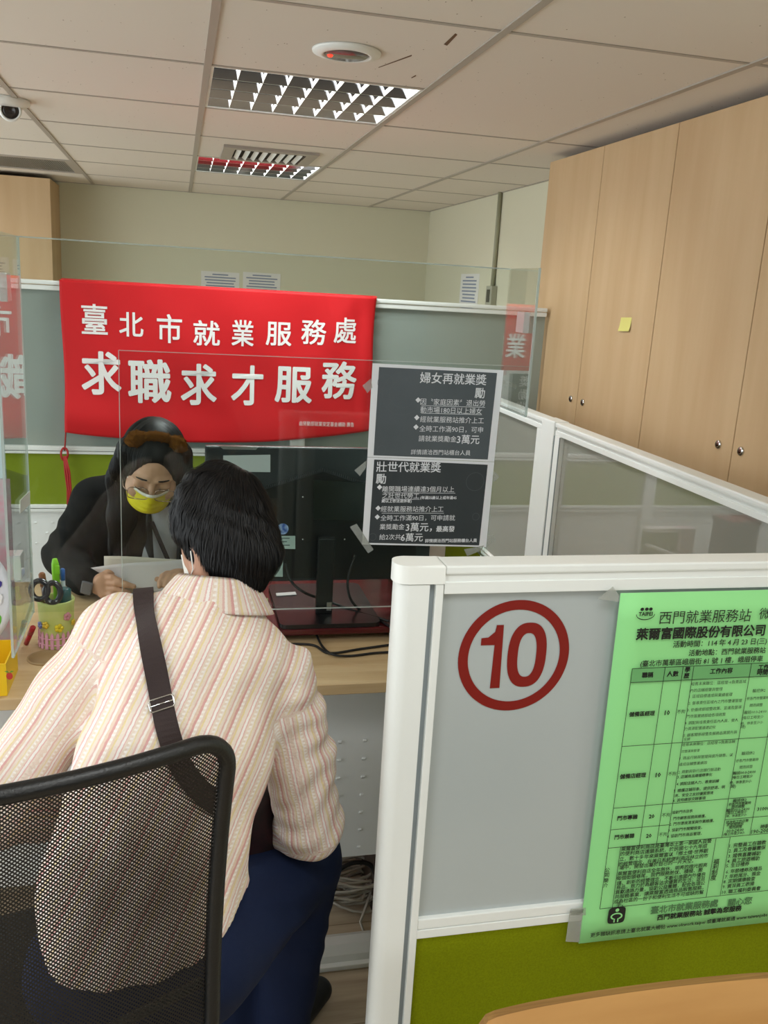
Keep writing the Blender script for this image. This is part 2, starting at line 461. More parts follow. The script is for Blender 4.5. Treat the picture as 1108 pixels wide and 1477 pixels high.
# ------------------------------------------------------------------ ceiling lamps with louvres
M_mirror = mat('mirror_reflector', 'BEBEC4', .10, 1)
M_fin = mat('white_fin', 'F4F6F5', .35, .0, .6)
def ceiling_light(x, y, label, y1=None, rows=4, cols=8, power=9):
    w_, d_ = DX, DY
    t = thing('ceiling_light', label, 'ceiling light', (x + w_ / 2, y + d_ / 2, CEIL), 'louvred lights in the ceiling grid')
    a, bq, c, d = x + .018, y + .022, x + w_ - .018, y + d_ - .022
    h = MB(); zt = CEIL + .10
    h.span((x + .003, y + .003, CEIL - .001), (a, y + d_ - .003, zt)); h.span((c, y + .003, CEIL - .001), (x + w_ - .003, y + d_ - .003, zt))
    h.span((a, y + .003, CEIL - .001), (c, bq, zt)); h.span((a, d, CEIL - .001), (c, y + d_ - .003, zt)); h.span((x, y, zt), (x + w_, y + d_, zt + .01))
    h.build('housing', M_white, t)
    lv = MB(); rh = (d - bq) / rows; th_ = .045
    for r in range(rows + 1):       # parabolic mirror strips along x
        yy = bq + r * rh
        prof = [(-.017, CEIL + .052), (-.010, CEIL + .025), (-.003, CEIL + .001), (.003, CEIL + .001), (.010, CEIL + .025), (.017, CEIL + .052)]
        prof = [(min(max(yy + p, bq), d), z) for p, z in prof]
        for q in range(len(prof) - 1):
            lv.poly([(a, prof[q][0], prof[q][1]), (c, prof[q][0], prof[q][1]), (c, prof[q + 1][0], prof[q + 1][1]), (a, prof[q + 1][0], prof[q + 1][1])])
    lv.build('reflector_strip', M_mirror, t, recalc=False)
    for q in range(1, cols):
        f = MB()
        xx = a + (c - a) * q / cols
        for r in range(rows):
            ya, yb = bq + r * rh + .006, bq + (r + 1) * rh - .006
            f.prism([(xx - .0007, ya, CEIL + .001), (xx + .0007, ya, CEIL + .001), (xx + .0022, ya, CEIL + .013), (xx - .0022, ya, CEIL + .013)], (0, yb - ya, 0))
        f.build('louvre_fin', M_fin, t)
    bk = MB().poly([(a, bq, zt - .002), (c, bq, zt - .002), (c, d, zt - .002), (a, d, zt - .002)]).build('back_reflector', M_mirror, t)
    for r in range(rows):
        yy = bq + (r + .5) * rh
        MB().tube([(a + .01, yy, CEIL + .078), (c - .01, yy, CEIL + .078)], .008, 10).build('fluorescent_tube', emis('lit_tube', 'FFFDF4', 6), t)
        l = area('tube_light', ((a + c) / 2, yy, CEIL + .066), c - a - .03, .016, power / rows)
        l.parent = t; l.matrix_parent_inverse = t.matrix_world.inverted()
    return t
ceiling_light(X0, Y0 - DY, 'larger nearer louvred ceiling light beside the round flush disc', power=15)
ceiling_light(X0, Y0 + 2 * DY, 'smaller far louvred ceiling light behind the air vent', rows=4, cols=8, power=13)

# supply vent in the tile before the far light, return grille over the left cabinet
t = thing('air_vent', 'square slatted air vent in ceiling tile before the far light', 'air vent', (.4, 4.3, CEIL))
f = MB(); vx0, vx1, vy0, vy1 = .19, .60, 4.08, 4.49
zf = CEIL - .012
f.span((vx0, vy0, zf), (vx1, vy0 + .05, CEIL - .0005)); f.span((vx0, vy1 - .05, zf), (vx1, vy1, CEIL - .0005))
f.span((vx0, vy0 + .05, zf), (vx0 + .05, vy1 - .05, CEIL - .0005)); f.span((vx1 - .05, vy0 + .05, zf), (vx1, vy1 - .05, CEIL - .0005))
f.build('frame', M_tbar, t)
s_ = MB()
for k in range(8):
    xx = vx0 + .07 + k * .038
    s_.box((xx, (vy0 + vy1) / 2, CEIL - .008), (.020, .30, .003), Matrix.Rotation(math.radians(35), 3, 'Y'))
s_.build('slat', M_whiteplastic, t)
MB().poly([(vx0 + .04, vy0 + .04, CEIL - .0012), (vx1 - .04, vy0 + .04, CEIL - .0012), (vx1 - .04, vy1 - .04, CEIL - .0012), (vx0 + .04, vy1 - .04, CEIL - .0012)]).build('duct_opening', M_dark, t)

t = thing('return_grille', 'wide dark mesh return grille in ceiling above left wooden cabinet', 'air grille', (-.84, 5.48, CEIL))
gx0, gx1, gy0, gy1 = X0 - 2 * DX, X0 - DX, Y0 + 3 * DY, Y0 + 4 * DY
f = MB()
f.span((gx0 + .01, gy0 + .01, CEIL - .004), (gx1 - .01, gy0 + .045, CEIL + .01)); f.span((gx0 + .01, gy1 - .045, CEIL - .004), (gx1 - .01, gy1 - .01, CEIL + .01))
f.span((gx0 + .01, gy0 + .045, CEIL - .004), (gx0 + .045, gy1 - .045, CEIL + .01)); f.span((gx1 - .045, gy0 + .045, CEIL - .004), (gx1 - .01, gy1 - .045, CEIL + .01))
f.build('frame', M_tbar, t)
g = MB()
for k in range(42):
    xx = gx0 + .05 + k * .0123
    g.span((xx, gy0 + .04, CEIL), (xx + .006, gy1 - .04, CEIL + .006))
for k in range(30):
    yy = gy0 + .05 + k * .0176
    g.span((gx0 + .04, yy, CEIL + .006), (gx1 - .04, yy + .006, CEIL + .01))
g.build('grille_bar', mat('grille_grey', '8B877F', .6), t)
MB().span((gx0, gy0, CEIL + .05), (gx1, gy1, CEIL + .06)).build('backing', M_dark, t)

# flush round disc with red light, dome camera
t = thing('emergency_light', 'round flush ceiling disc with dark glass and a red dot', 'ceiling device', (.40, 2.335, CEIL))
MB().lathe((.402, 2.34, CEIL), [(.085, -.0005), (.084, -.006), (.062, -.012), (.058, -.012), (.056, -.004)], 40).build('bezel', M_whiteplastic, t)
MB().lathe((.402, 2.34, CEIL), [(.0565, -.0085), (.05, -.0125), (.001, -.014)], 40).build('lens', mat('dark_lens', '5A4E4C', .08, 0, .8), t)
MB().lathe((.362, 2.345, CEIL - .0135), [(.007, .004), (.007, 0), (.004, -.003), (.0005, -.004)], 14).build('indicator_lamp', emis('red_led', 'FF2A1A', 3), t)
sx, sy = -.562, 3.52
t = thing('security_camera', 'white dome security camera on ceiling at left edge', 'camera', (sx, sy, CEIL))
MB().lathe((sx - .02, sy - .02, CEIL), [(.085, -.0003), (.085, -.012), (.07, -.024), (.05, -.026), (.01, -.026)], 36).build('base', M_whiteplastic, t)
q = Matrix.Rotation(math.radians(150), 3, 'X')
ax_ = (CAMP - Vector((sx, sy, CEIL - .04))).normalized()
rotq = Vector((0, 0, 1)).rotation_difference(ax_).to_matrix()
cpos = Vector((sx, sy - .02, CEIL - .035))
MB().lathe(cpos - ax_ * .03, [(.02, -.01), (.034, 0), (.037, .02), (.037, .045), (.033, .052), (.029, .052), (.028, .046)], 30, rotq).build('ball', M_whiteplastic, t)
MB().lathe(cpos - ax_ * .03, [(.0275, .04), (.0275, .048), (.012, .05), (.011, .046), (.001, .047)], 30, rotq).build('lens', mat('lens_black', '2A2420', .25), t)
MB().tube([(sx - .005, sy + .06, CEIL - .004), (sx - .06, sy + .09, CEIL - .012), (sx - .16, sy + .05, CEIL - .006), (sx - .3, sy + .08, CEIL - .004)], .004, 8).build('cable', mat('cable_brown', '3A1A17', .5), t)

# ------------------------------------------------------------------ cabinets
def lock(pos, parent, nx=(-1, 0, 0)):
    r = Vector((0, 0, 1)).rotation_difference(Vector(nx)).to_matrix()
    o = MB().lathe(pos, [(.0125, 0), (.0125, .003), (.010, .0055), (.007, .0055)], 24, r).build('lock', M_chrome, parent)
    MB().lathe(Vector(pos) + Vector(nx) * .004, [(.0068, 0), (.0062, .0025), (.001, .003)], 18, r).build('keyhole', mat('lock_core', '4A2C22', .3, .6), o)
XC = 1.456
def tall_cabinet(y0, y1, ym, label, locks):
    t = thing('tall_cabinet', label, 'cabinet', (1.6, (y0 + y1) / 2, 0), 'full height maple cabinets along the right wall')
    c = MB(); zt = 2.135
    c.span((XC + .02, y0 + .001, .0), (XW - .004, y1 - .001, zt)).build('body', M_cab, t)
    for k, (a, bq) in enumerate(((y0, ym), (ym, y1))):
        d = MB().span((XC, a + .0018, .07), (XC + .018, bq - .0018, zt - .002), .0008, seg=1).build('door', M_cab, t)
        lock((XC, locks[k], 1.239), d)
    return t
tall_cabinet(2.58, 3.552, 3.07, 'far tall maple cabinet, a sticky note on its door', (3.017, 3.121))
tall_cabinet(1.60, 2.58, 2.085, 'near tall maple cabinet at the right edge of the picture', (2.045, 2.148))
t = thing('sticky_note', 'small yellow sticky note on the maple cabinet door', 'note', (XC, 2.765, 1.538))
MB().grid(lambda u, v: (XC - .0008 - .006 * (1 - v) ** 2, 2.80 - u * .075 , 1.555 - .0 + (v - 1) * .045 + .003 * u), 4, 6).build('sheet', mat('note_yellow', 'D9D27A', .8), t, recalc=False)
t = thing('storage_cabinet', 'light wooden cabinet against the back wall at far left', 'cabinet', (-1.4, 6.2, 0))
MB().span((-2.2, 5.985, 0), (-.752, YW - .003, 2.135)).build('body', M_cab, t)
MB().span((-1.45, 5.965, .07), (-.752, 5.983, 2.133)).build('door', M_cab, t)
MB().span((-2.198, 5.965, .07), (-1.455, 5.983, 2.133)).build('door', M_cab, t)

# wall papers and the switch on its conduit
def notice(name, label, c, ex, w_, h_, n, off, rows=9, cat='notice', grp=None, m=None):
    t = thing(name, label, cat, c, grp)
    c = Vector(c); ex = Vector(ex); ez = Vector((0, 0, 1)); off = Vector(off)
    MB().prism([c - ex * w_ / 2 - ez * h_ / 2, c + ex * w_ / 2 - ez * h_ / 2, c + ex * w_ / 2 + ez * h_ / 2, c - ex * w_ / 2 + ez * h_ / 2], off).build('sheet', m or M_paper, t)
    p = Print(); r = random.Random(n)
    for k in range(rows):
        z = h_ / 2 - (k + 1) * h_ / (rows + 1); l = w_ * (.42 if k else .25) * r.uniform(.8, 1)
        hh = h_ / (rows + 1) * .22; o_ = c + off * 1.3 + ez * z
        p.quad([o_ - ex * l - ez * hh, o_ + ex * l - ez * hh, o_ + ex * l + ez * hh, o_ - ex * l + ez * hh])
    p.build('printed_line', mat('grey_ink', '8A93A8', .8), t)
    return t
notice('wall_notice', 'left of two white notices on back wall above red banner', (.285, YW, 1.56), (1, 0, 0), .26, .19, 1, (0, -.002, 0), grp='notices on the back wall')
notice('wall_notice', 'right of two white notices on back wall above red banner', (.57, YW, 1.57), (1, 0, 0), .26, .19, 2, (0, -.002, 0), grp='notices on the back wall')
notice('wall_notice', 'grey notice on right wall left of the switch box', (XW, 5.38, 1.59), (0, -1, 0), .36, .27, 3, (-.002, 0, 0), 12)
t = thing('switch_box', 'small metal switch box under conduit on the right wall', 'switch', (XW, 4.92, 1.6))
MB().span((XW - .035, 4.87, 1.545), (XW, 4.965, 1.655), .004).build('box', mat('box_grey', 'A9A898', .4), t)
MB().span((XW - .038, 4.895, 1.565), (XW - .034, 4.94, 1.635)).build('switch', mat('switch_dark', '45443A', .4), t)
MB().tube([(XW - .014, 4.918, 1.65), (XW - .014, 4.918, CEIL)], .012, 12).build('conduit', mat('conduit_paint', '9F9E86', .5), t)

# ------------------------------------------------------------------ partitions
# the panel behind the clerk
t = back_part = thing('partition_panel', 'office partition behind clerk carrying the red banner', 'partition', (-.2, 3.42, 0))
YB = 3.40
px0, pxm, px1 = -1.9, .455, 1.44
r = MB()
for a, bq in ((px0, pxm - .03), (pxm + .03, px1)):
    r.span((a, YB - .006, 1.531), (bq, YB + .044, 1.548), .003); r.span((a, YB - .010, 1.550), (bq, YB + .048, 1.565), .004)
    r.span((a, YB - .006, .945), (bq, YB + .04, .955), .002); r.span((a, YB - .008, .957), (bq, YB + .04, .975), .003)
    r.span((a, YB - .006, .724), (bq, YB + .04, .736), .002); r.span((a, YB - .008, .738), (bq, YB + .04, .752), .003)
    r.span((a, YB - .006, .03), (bq, YB + .04, .08), .003)
r.build('rail', M_white, t)
for a, bq in ((px0, pxm - .03), (pxm + .03, px1)):
    MB().span((a, YB + .008, .975), (bq, YB + .028, 1.531)).build('glass_panel', M_glassback, t)
    MB().span((a, YB + .004, .752), (bq, YB + .03, .945)).build('fabric_panel', M_greenback, t)
    sp = MB().span((a, YB + .004, .08), (bq, YB + .03, .724))
    xx = a + .04
    while xx < min(bq, .6) and bq < 1.3:
        for zz in (.56, .60, .64, .68):
            sp.box((xx + (.02 if int(zz * 100) % 8 else 0), YB + .003, zz), (.010, .004, .006), None, .0015, 1)
        xx += .06
    sp.build('steel_panel', M_steel, t)
MB().span((pxm - .028, YB - .01, 0), (pxm + .028, YB + .046, 1.565), .006).build('post', M_white, t)

# the low partition running back along the right
t = thing('low_partition', 'low glass partition running back in front of maple cabinets', 'partition', (1.23, 2.3, 0))
xa, xb = 1.208, 1.258
segs = ((1.262, 2.69), (2.80, 3.385))
r = MB()
for a, bq in segs:
    r.span((xa + .004, a, 1.168), (xb - .004, bq, 1.184), .002); r.span((xa + .008, a, 1.184), (xb - .008, bq, 1.194), 0); r.span((xa, a, 1.194), (xb, bq, 1.210), .005)
    r.span((xa + .002, a, .555), (xb - .002, bq, .591), .003); r.span((xa + .002, a, .03), (xb - .002, bq, .08), .003)
r.build('rail', M_white, t)
r = MB()
for y in (2.645, 2.80): r.span((xa + .003, y + .001, .03), (xb - .003, y + .044, 1.168), .002)
r.build('stile', M_white, t)
MB().span((xa - .002, 2.692, 0), (xb + .002, 2.798, 1.212), .005).build('post', M_white, t)
r = MB()
for y in (2.691, 2.799, 2.647): r.span((xa + .001, y - .0012, .03), (xa + .004, y + .0012, 1.166))
r.build('joint_line', M_groove, t)
for a, bq in ((1.262, 2.645), (2.845, 3.385)):
    MB().span((xa + .018, a, .591), (xb - .018, bq, 1.168)).build('glass_panel', M_glassside, t)
    MB().span((xa + .015, a, .08), (xb - .015, bq, .555)).build('fabric_panel', M_green, t)

# the near panel with the number
t = near_part = thing('partition_panel', 'near white framed partition with the red number 10', 'partition', (.8, 1.225, 0))
ya, yb = 1.20, 1.248; ym = (ya + yb) / 2
def endplan(x0, x1, g=0):
    pts = [(x1, ya - g), (x1, yb + g)]
    n = 28
    for k in range(n + 1):
        a = math.pi / 2 + math.pi * k / n
        pts.append((x0 + .022 + (.022 + g) * math.cos(a) , ym + (yb - ya + 2 * g) / 2 * math.copysign(abs(math.sin(a)) ** .75, math.sin(a))))
    return pts
MB().prism([(x, y, .0) for x, y in endplan(.316, .366)], (0, 0, 1.178)).build('end_post', M_white, t)
cp = MB().prism([(x, y, 1.1795) for x, y in endplan(.314, .3885, .0015)], (0, 0, .029))
bmesh.ops.bevel(cp.bm, geom=[e for e in cp.bm.edges if all(v.co.z > 1.2 for v in e.verts)], offset=.004, segments=3, affect='EDGES', profile=.5)
cp.build('end_cap', M_whiteplastic, t)
MB().span((.366, ya + .008, 0), (.376, yb - .008, 1.1785)).build('groove', M_groove, t)
r = MB(); r.span((.3755, ya, .02), (.388, yb, 1.1785), .001); r.build('stile', M_white, t)
xe = 1.258
r = MB(); r.span((.3892, ya + .001, 1.1625), (xe, yb - .001, 1.1815), .001); r.span((.3892, ya + .003, 1.1815), (xe, yb - .003, 1.1935)); r.span((.3892, ya - .0005, 1.1935), (xe, yb + .0005, 1.2075), .003)
r.build('top_rail', M_white, t)
r = MB(); r.span((.388, ya + .001, .572), (xe, yb - .001, .591), .002); r.span((.388, ya + .0, .555), (xe, yb, .571), .001); r.build('middle_rail', M_white, t)
MB().span((.388, ya + .010, .591), (xe, yb - .010, 1.1625)).build('glass_panel', M_glassgrey, t)
MB().span((.388, ya + .006, .08), (xe, yb - .006, .555)).build('fabric_panel', M_green, t)
MB().span((.388, ya, .02), (xe, yb, .08), .002).build('kick_rail', M_white, t)

YG = ya + .0095   # glass face of the near panel
t = thing('number_sticker', 'dark red number 10 inside a ring on near partition glass', 'sign', (.51, YG, 1.06))
p = Print(); N = 72
cxn, czn = .511 * (YG / 1.2), 1.6 - (1.6 - 1.0585) * (YG / 1.2)
def loop(rx, rz, cx_=cxn, cz_=czn, e=1): return [(cx_ + rx * math.copysign(abs(math.cos(2 * math.pi * k / N)) ** e, math.cos(2 * math.pi * k / N)), YG - .0004, cz_ + rz * math.copysign(abs(math.sin(2 * math.pi * k / N)) ** e, math.sin(2 * math.pi * k / N))) for k in range(N)]
def ringq(o_, i_):
    for k in range(N): p.quad([o_[k], o_[(k + 1) % N], i_[(k + 1) % N], i_[k]])
ringq(loop(.0925, .0935), loop(.0765, .0775))
A = at(540 + 762 / 3.4625, 780 + 570 / 3.4625, 'y', YG)
ringq(loop(.0325, .0545, A.x, A.z, .82), loop(.0155, .037, A.x, A.z, .8))
p.quad([at(540 + X / 3.4625, 780 + Y / 3.4625, 'y', YG - .0004) for X, Y in ((612, 421), (648, 420), (625, 735), (577, 737))])
p.quad([at(540 + X / 3.4625, 780 + Y / 3.4625, 'y', YG - .0004) for X, Y in ((613, 421), (604, 455), (570, 483), (535, 487), (532, 523), (602, 521), (606, 480))])
p.build('number', mat('sticker_red', '7A0D06', .5), t)

# green job notice taped on the near panel
YP = 1.1975
t = thing('job_poster', 'large light green job notice taped on near partition', 'poster', (.9, YP, .83))
p0, p1 = at(893, 855, 'y', YP), at(834, 1360, 'y', YP)
xl, xr, zt, zb = .677, 1.137, p0.z, p1.z
M_gpaper = mat('green_paper', '8FD98C', .75)
def gfn(u, v):
    x = xl + (xr - xl) * u + .006 * (1 - v); z = zb + (zt - zb) * v
    return (x, YP - .0018 - .0025 * math.sin(v * 3.1) * u * u - .004 * max(0, .12 - v) * 8 * u, z)
MB().grid(gfn, 10, 14).build('sheet', M_gpaper, t, recalc=False, solid=.0004)
p = Print(); pg = Print(); EX, EZ = Vector((1, 0, 0)), Vector((0, 0, 1)); YT = YP - .0052
def c3(X, Y): return (840 + X / 4.134, 840 + Y / 4.134)
def c4(X, Y): return (840 + X / 4.134, 1100 + Y / 4.134)
def wt(pr, body, cpx, wpx, Y=YT, hpx=None, bold=0.0, res=1):
    c = at(*cpx, 'y', Y); sc = (at(cpx[0] + 50, cpx[1], 'y', Y) - at(cpx[0] - 50, cpx[1], 'y', Y)).x / 100
    pr.text(body, c, EX, EZ, wpx * sc, None if hpx is None else hpx * sc, bold, None, res)
Z3 = 1 / 4.134
for body, c, w_, bd in [('西門就業服務站', c3(738, 203), 545, .004), ('微', c3(1090, 186), 66, .004), ('萊爾富國際股份有限公司', c3(714, 296), 760, .03),
                        ('活動時間：114 年 4 月 23 日(三)', c3(826, 362), 555, .015), ('活動地點：西門就業服務站', c3(868, 412), 455, .015),
                        ('(臺北市萬華區峨眉街 81 號 1 樓，峨眉停車', c3(718, 472), 725, .015),
                        ('職稱', c3(390, 552), 66, .03), ('人數', c3(540, 545), 66, .03), ('學', c3(628, 520), 30, .03), ('歷', c3(622, 557), 30, .03), ('工作內容', c3(830, 527), 132, .025),
                        ('工作', c3(1082, 505), 62, .03), ('時間', c3(1075, 535), 62, .03),
                        ('儲備區經理', c3(357, 783), 150, .025), ('10', c3(507, 777), 28, .03), ('不拘', c3(590, 770), 48, .0),
                        ('儲備店經理', c4(303, 78), 152, .025), ('10', c4(453, 73), 28, .03), ('不拘', c4(537, 66), 48, 0),
                        ('門市專職', c4(270, 327), 118, .025), ('20', c4(414, 320), 30, .03), ('不拘', c4(500, 312), 48, 0),
                        ('門市兼職', c4(252, 440), 116, .025), ('20', c4(397, 436), 30, .03), ('不拘', c4(482, 428), 48, 0)]:
    wt(p, body, c, w_ * Z3, bold=bd)
rows = [('培育未來職位：區經理→負責區域', 815, 598, 325), ('內的店鋪經營與管理', 742, 640, 190), ('1. 區域目標達成與業績管理', 768, 674, 255), ('2. 督導責任區域內之門市營運管理', 795, 712, 315),
        ('3. 依循總部經營政策、宣達及督導', 790, 752, 320), ('門市落實總部給各項政策', 740, 793, 230), ('4. 調配與培育責任區內人員，使人', 772, 830, 315), ('力資源配置達適切化', 704, 868, 185),
        ('5. 顧客關係經營及服務品質提升與', 765, 902, 315), ('反饋', 625, 935, 36),
        ('培育未來職位：店經理→負責店鋪', 755, 958, 312), ('的營運與管理', 647, 1005, 105), ('1. 商品行銷與管理與提升銷售、以', 742, 1038, 312), ('達成店鋪營業績效', 662, 1080, 165), ('2. 規劃與執行店鋪行銷活動', 700, 1122, 250),
        ('輪班休2', 1055, 645, 76), ('依各門市營業時', 1048, 690, 132), ('間而調整', 1038, 731, 76), ('輪班00:0-24:00', 1033, 772, 132), ('(每日工時至少', 1018, 806, 125), ('時，休息至少小', 1012, 838, 130), ('時)', 960, 862, 28),
        ('輪班休2', 990, 1018, 76), ('依各門市營業時', 985, 1060, 132), ('間而調整', 978, 1100, 76)]
for body, X, Y, w_ in rows: wt(p, body, c3(X, Y), w_ * Z3)
rows = [('3. 店鋪商品建檔標準化', 672, 78, 205), ('4. 調配店鋪人力、教育訓練', 690, 118, 250), ('5. 維護店鋪形象、提供舒適、明', 700, 156, 300), ('亮、安全之友好優質環境', 668, 188, 225), ('6. 其他總部交辦事項', 640, 218, 190),
        ('輪班00:0-24:00', 968, 58, 132), ('(每日工時至少', 955, 86, 122), ('時，休息至少小', 945, 115, 126), ('時)', 902, 142, 28),
        ('協助門市店長', 598, 292, 120), ('1. 門市顧客服務與維護。', 632, 326, 210), ('2. 門市環境清潔與作業維護。', 655, 356, 262), ('3. 協助門市開關檢查。', 615, 395, 200), ('4. 協助門市商品管理。', 610, 430, 205),
        ('輪班休2', 940, 224, 80), ('依各門市營業時', 940, 244, 132), ('間而調整', 930, 262, 76), ('輪班00:0-24:00', 930, 280, 135), ('(每日工時至少', 922, 298, 118), ('時，休息至少小', 920, 315, 118),
        ('班次依工作日需', 925, 350, 130), ('求安排排班', 912, 366, 100), ('間而調整', 915, 383, 76), ('00:0-24:00', 912, 404, 100), ('(每工作至少4小', 905, 424, 125), ('31000', 1080, 275, 70), ('時薪', 1090, 380, 50), ('190-200', 1060, 408, 100),
        ('萊爾富便利商店是臺灣本土第一家國人自營', 505, 490, 530), ('的便利商店連鎖系統，於民國七十九年成', 490, 520, 510), ('立，數十多年來萊爾富以「鄉土情‧世界觀', 490, 550, 520), ('的經營理念，在美日系統便利商店林立的市', 488, 580, 525),
        ('場中，開發出屬於自己的一片天空。', 445, 606, 435), ('萊爾富便利商店全年無休，明亮的燈光照亮', 482, 636, 525), ('每個街頭巷尾，我們服務熱忱、積極、嚴', 465, 664, 505), ('謹、創新的經營理念，不斷引進國內外優良', 475, 692, 520), ('商品，致力於為顧客追求優質的生活；並且', 472, 718, 520),
        ('貢獻通路力量，協助公益團體，配合各項公', 468, 744, 525), ('共服務事業，讓萊爾富透過商品販售服務，', 462, 772, 520), ('成為社區的一份子和便利生活不可或缺的幫', 460, 800, 525), ('手。', 225, 845, 40),
        ('1. 完整員工在職教', 988, 485, 215), ('2. 員工及眷屬團保', 985, 515, 215), ('3. 婚喪喜慶補助', 968, 548, 190), ('4. 員工旅遊補助', 962, 578, 190), ('5. 生日禮券', 928, 608, 135), ('6. 年節禮券及禮品', 965, 640, 210), ('7. 年終尾牙、獎金', 958, 670, 208), ('8. 定期健康檢查', 938, 700, 185), ('9. 資深員工表揚', 932, 730, 185), ('10. 職工福利委員會', 950, 760, 225),
        ('公', 150, 640, 26), ('司', 147, 670, 26), ('簡', 143, 702, 26), ('介', 139, 732, 26), ('福', 800, 590, 32), ('利', 795, 622, 32), ('制', 789, 655, 32), ('度', 783, 686, 32),
        ('更多職缺訊息請上臺北就業大補帖 www.okwork.taipei 或臺灣就業通 www.taiwanjobs', 590, 968, 1035)]
for body, X, Y, w_ in rows: wt(p, body, c4(X, Y), w_ * Z3, bold=.012)
wt(pg, '臺北市就業服務處', c4(612, 858), 392 * Z3, bold=.02); pg2 = Print(); wt(pg2, '關心您', c4(942, 828), 138 * Z3, bold=.02); wt(p, '西門就業服務站 誠摯為您服務', c4(702, 895), 492 * Z3, bold=.03)
def gz(q): return at(*q, 'y', YT).z
def gx(q): return at(*q, 'y', YT).x
LW = .0005
def hl(x0, x1, z): p.quad([(x0, YT, z - LW), (x1, YT, z - LW), (x1, YT, z + LW), (x0, YT, z + LW)])
def vl(x, z0, z1): p.quad([(x - LW, YT, z0), (x + LW, YT, z0), (x + LW, YT, z1), (x - LW, YT, z1)])
xa_ = gx(c3(297, 530)); xb1, xb2, xb3, xb4 = gx(c3(490, 540)), gx(c3(597, 540)), gx(c3(660, 540)), gx(c3(1003, 525)); xz = xr - .012
xb5 = gx(c4(1050, 150))
z0_, z1_ = gz(c3(297, 515)), gz(c3(285, 598)); z2_ = gz(c3(430, 966)); z3_ = gz(c4(370, 257)); z4_ = gz(c4(345, 386)); z5_ = gz(c4(300, 497)); z6_ = gz(c4(150, 868))
for z in (z0_, z1_, z2_, z3_, z5_, z6_): hl(xa_, xz, z)
hl(xa_, xb3, z4_); hl(xb4, xz, z4_)
for x in (xa_, xz): vl(x, z6_, z0_)
for x in (xb1, xb2, xb3, xb4, xb5): vl(x, z5_, z0_)
for x in (gx(c4(205, 680)), gx(c4(760, 680)), gx(c4(842, 680))): vl(x, z6_, z5_)
p.build('printed_text', M_ink, t); M_gp = mat('grey_print', '4F7A4E', .8); pg.build('printed_heading', M_gp, t); pg2.build('printed_heading', M_gp, t)
h_ = Print(); h_.quad([(xa_, YT + .0003, z1_), (xz, YT + .0003, z1_), (xz, YT + .0003, z0_), (xa_, YT + .0003, z0_)]); h_.build('header_band', mat('header_green', '67A868', .8), t)
# emblem: dark rounded square with a light ring figure; small city emblem at the top
c = at(*c4(205, 910), 'y', YT); s0 = .0165
def flat(fn, n=40): return [fn(2 * math.pi * k / n) for k in range(n)]
lg = Print(); lg.quad(flat(lambda a: (c.x + s0 * math.copysign(abs(math.cos(a)) ** .4, math.cos(a)), YT, c.z + s0 * math.copysign(abs(math.sin(a)) ** .4, math.sin(a)))))
lg.build('emblem', M_ink, t); lg = Print()
c2 = at(*c3(378, 190), 'y', YT)
for k in range(16):
    a0, a1 = math.pi * (1.0 + k / 16), math.pi * (1.0 + (k + 1) / 16)
    lg.quad([(c2.x + .0165 * math.cos(a), YT, c2.z + .010 * math.sin(a) - .0) for a in (a0, a1)] + [(c2.x + .0155 * math.cos(a), YT, c2.z + (.0085) * math.sin(a)) for a in (a1, a0)])
lg.text('TAIPEI', (c2.x, YT, c2.z + .0005), EX, EZ, .024, None, .03, None, 1)
for dx in (-.007, .001, .008): lg.quad(flat(lambda a: (c2.x + dx + .0032 * math.cos(a), YT, c2.z + .0085 + .0028 * math.sin(a)), 14))
lg.build('emblem', M_ink, t)
lf = Print()
for k in range(24):
    a0, a1 = math.radians(-60 + 300 * k / 24 - 0), math.radians(-60 + 300 * (k + 1) / 24)
    lf.quad([(c.x + .0115 * math.cos(a), YT - .0002, c.z - .002 + .007 * math.sin(a)) for a in (a0, a1)] + [(c.x + .0085 * math.cos(a), YT - .0002, c.z - .002 + .0045 * math.sin(a)) for a in (a1, a0)])
lf.quad(flat(lambda a: (c.x + .0035 * math.cos(a), YT - .0002, c.z + .0105 + .0035 * math.sin(a)), 20))
for sx_ in (-1, 1): lf.quad([(c.x + sx_ * .0035 + q0, YT - .0002, c.z + q1) for q0, q1 in ((-.0012, -.014), (.0012, -.014), (.0012, -.0065), (-.0012, -.0065))])
lf.build('emblem_figure', M_gpaper, t)
M_tape = clear('clear_tape', 'E2E2DC', .05, haze=.22)
def tapeq(pts, parent, n=(0, -1, 0)):
    MB().prism(pts, Vector(n) * .0003).build('adhesive_tape', M_tape, parent)
YF = 1.1955
tapeq([at(*q, 'y', YF) for q in ((862, 864), (884, 846), (893, 858), (892, 868))], t)
tapeq([at(*q, 'y', YF) for q in ((822, 1313), (842, 1311), (836, 1359), (816, 1358))], t)
tapeq([at(*q, 'y', YF) for q in ((823, 1311), (845, 1309), (845, 1320), (823, 1320))], t)

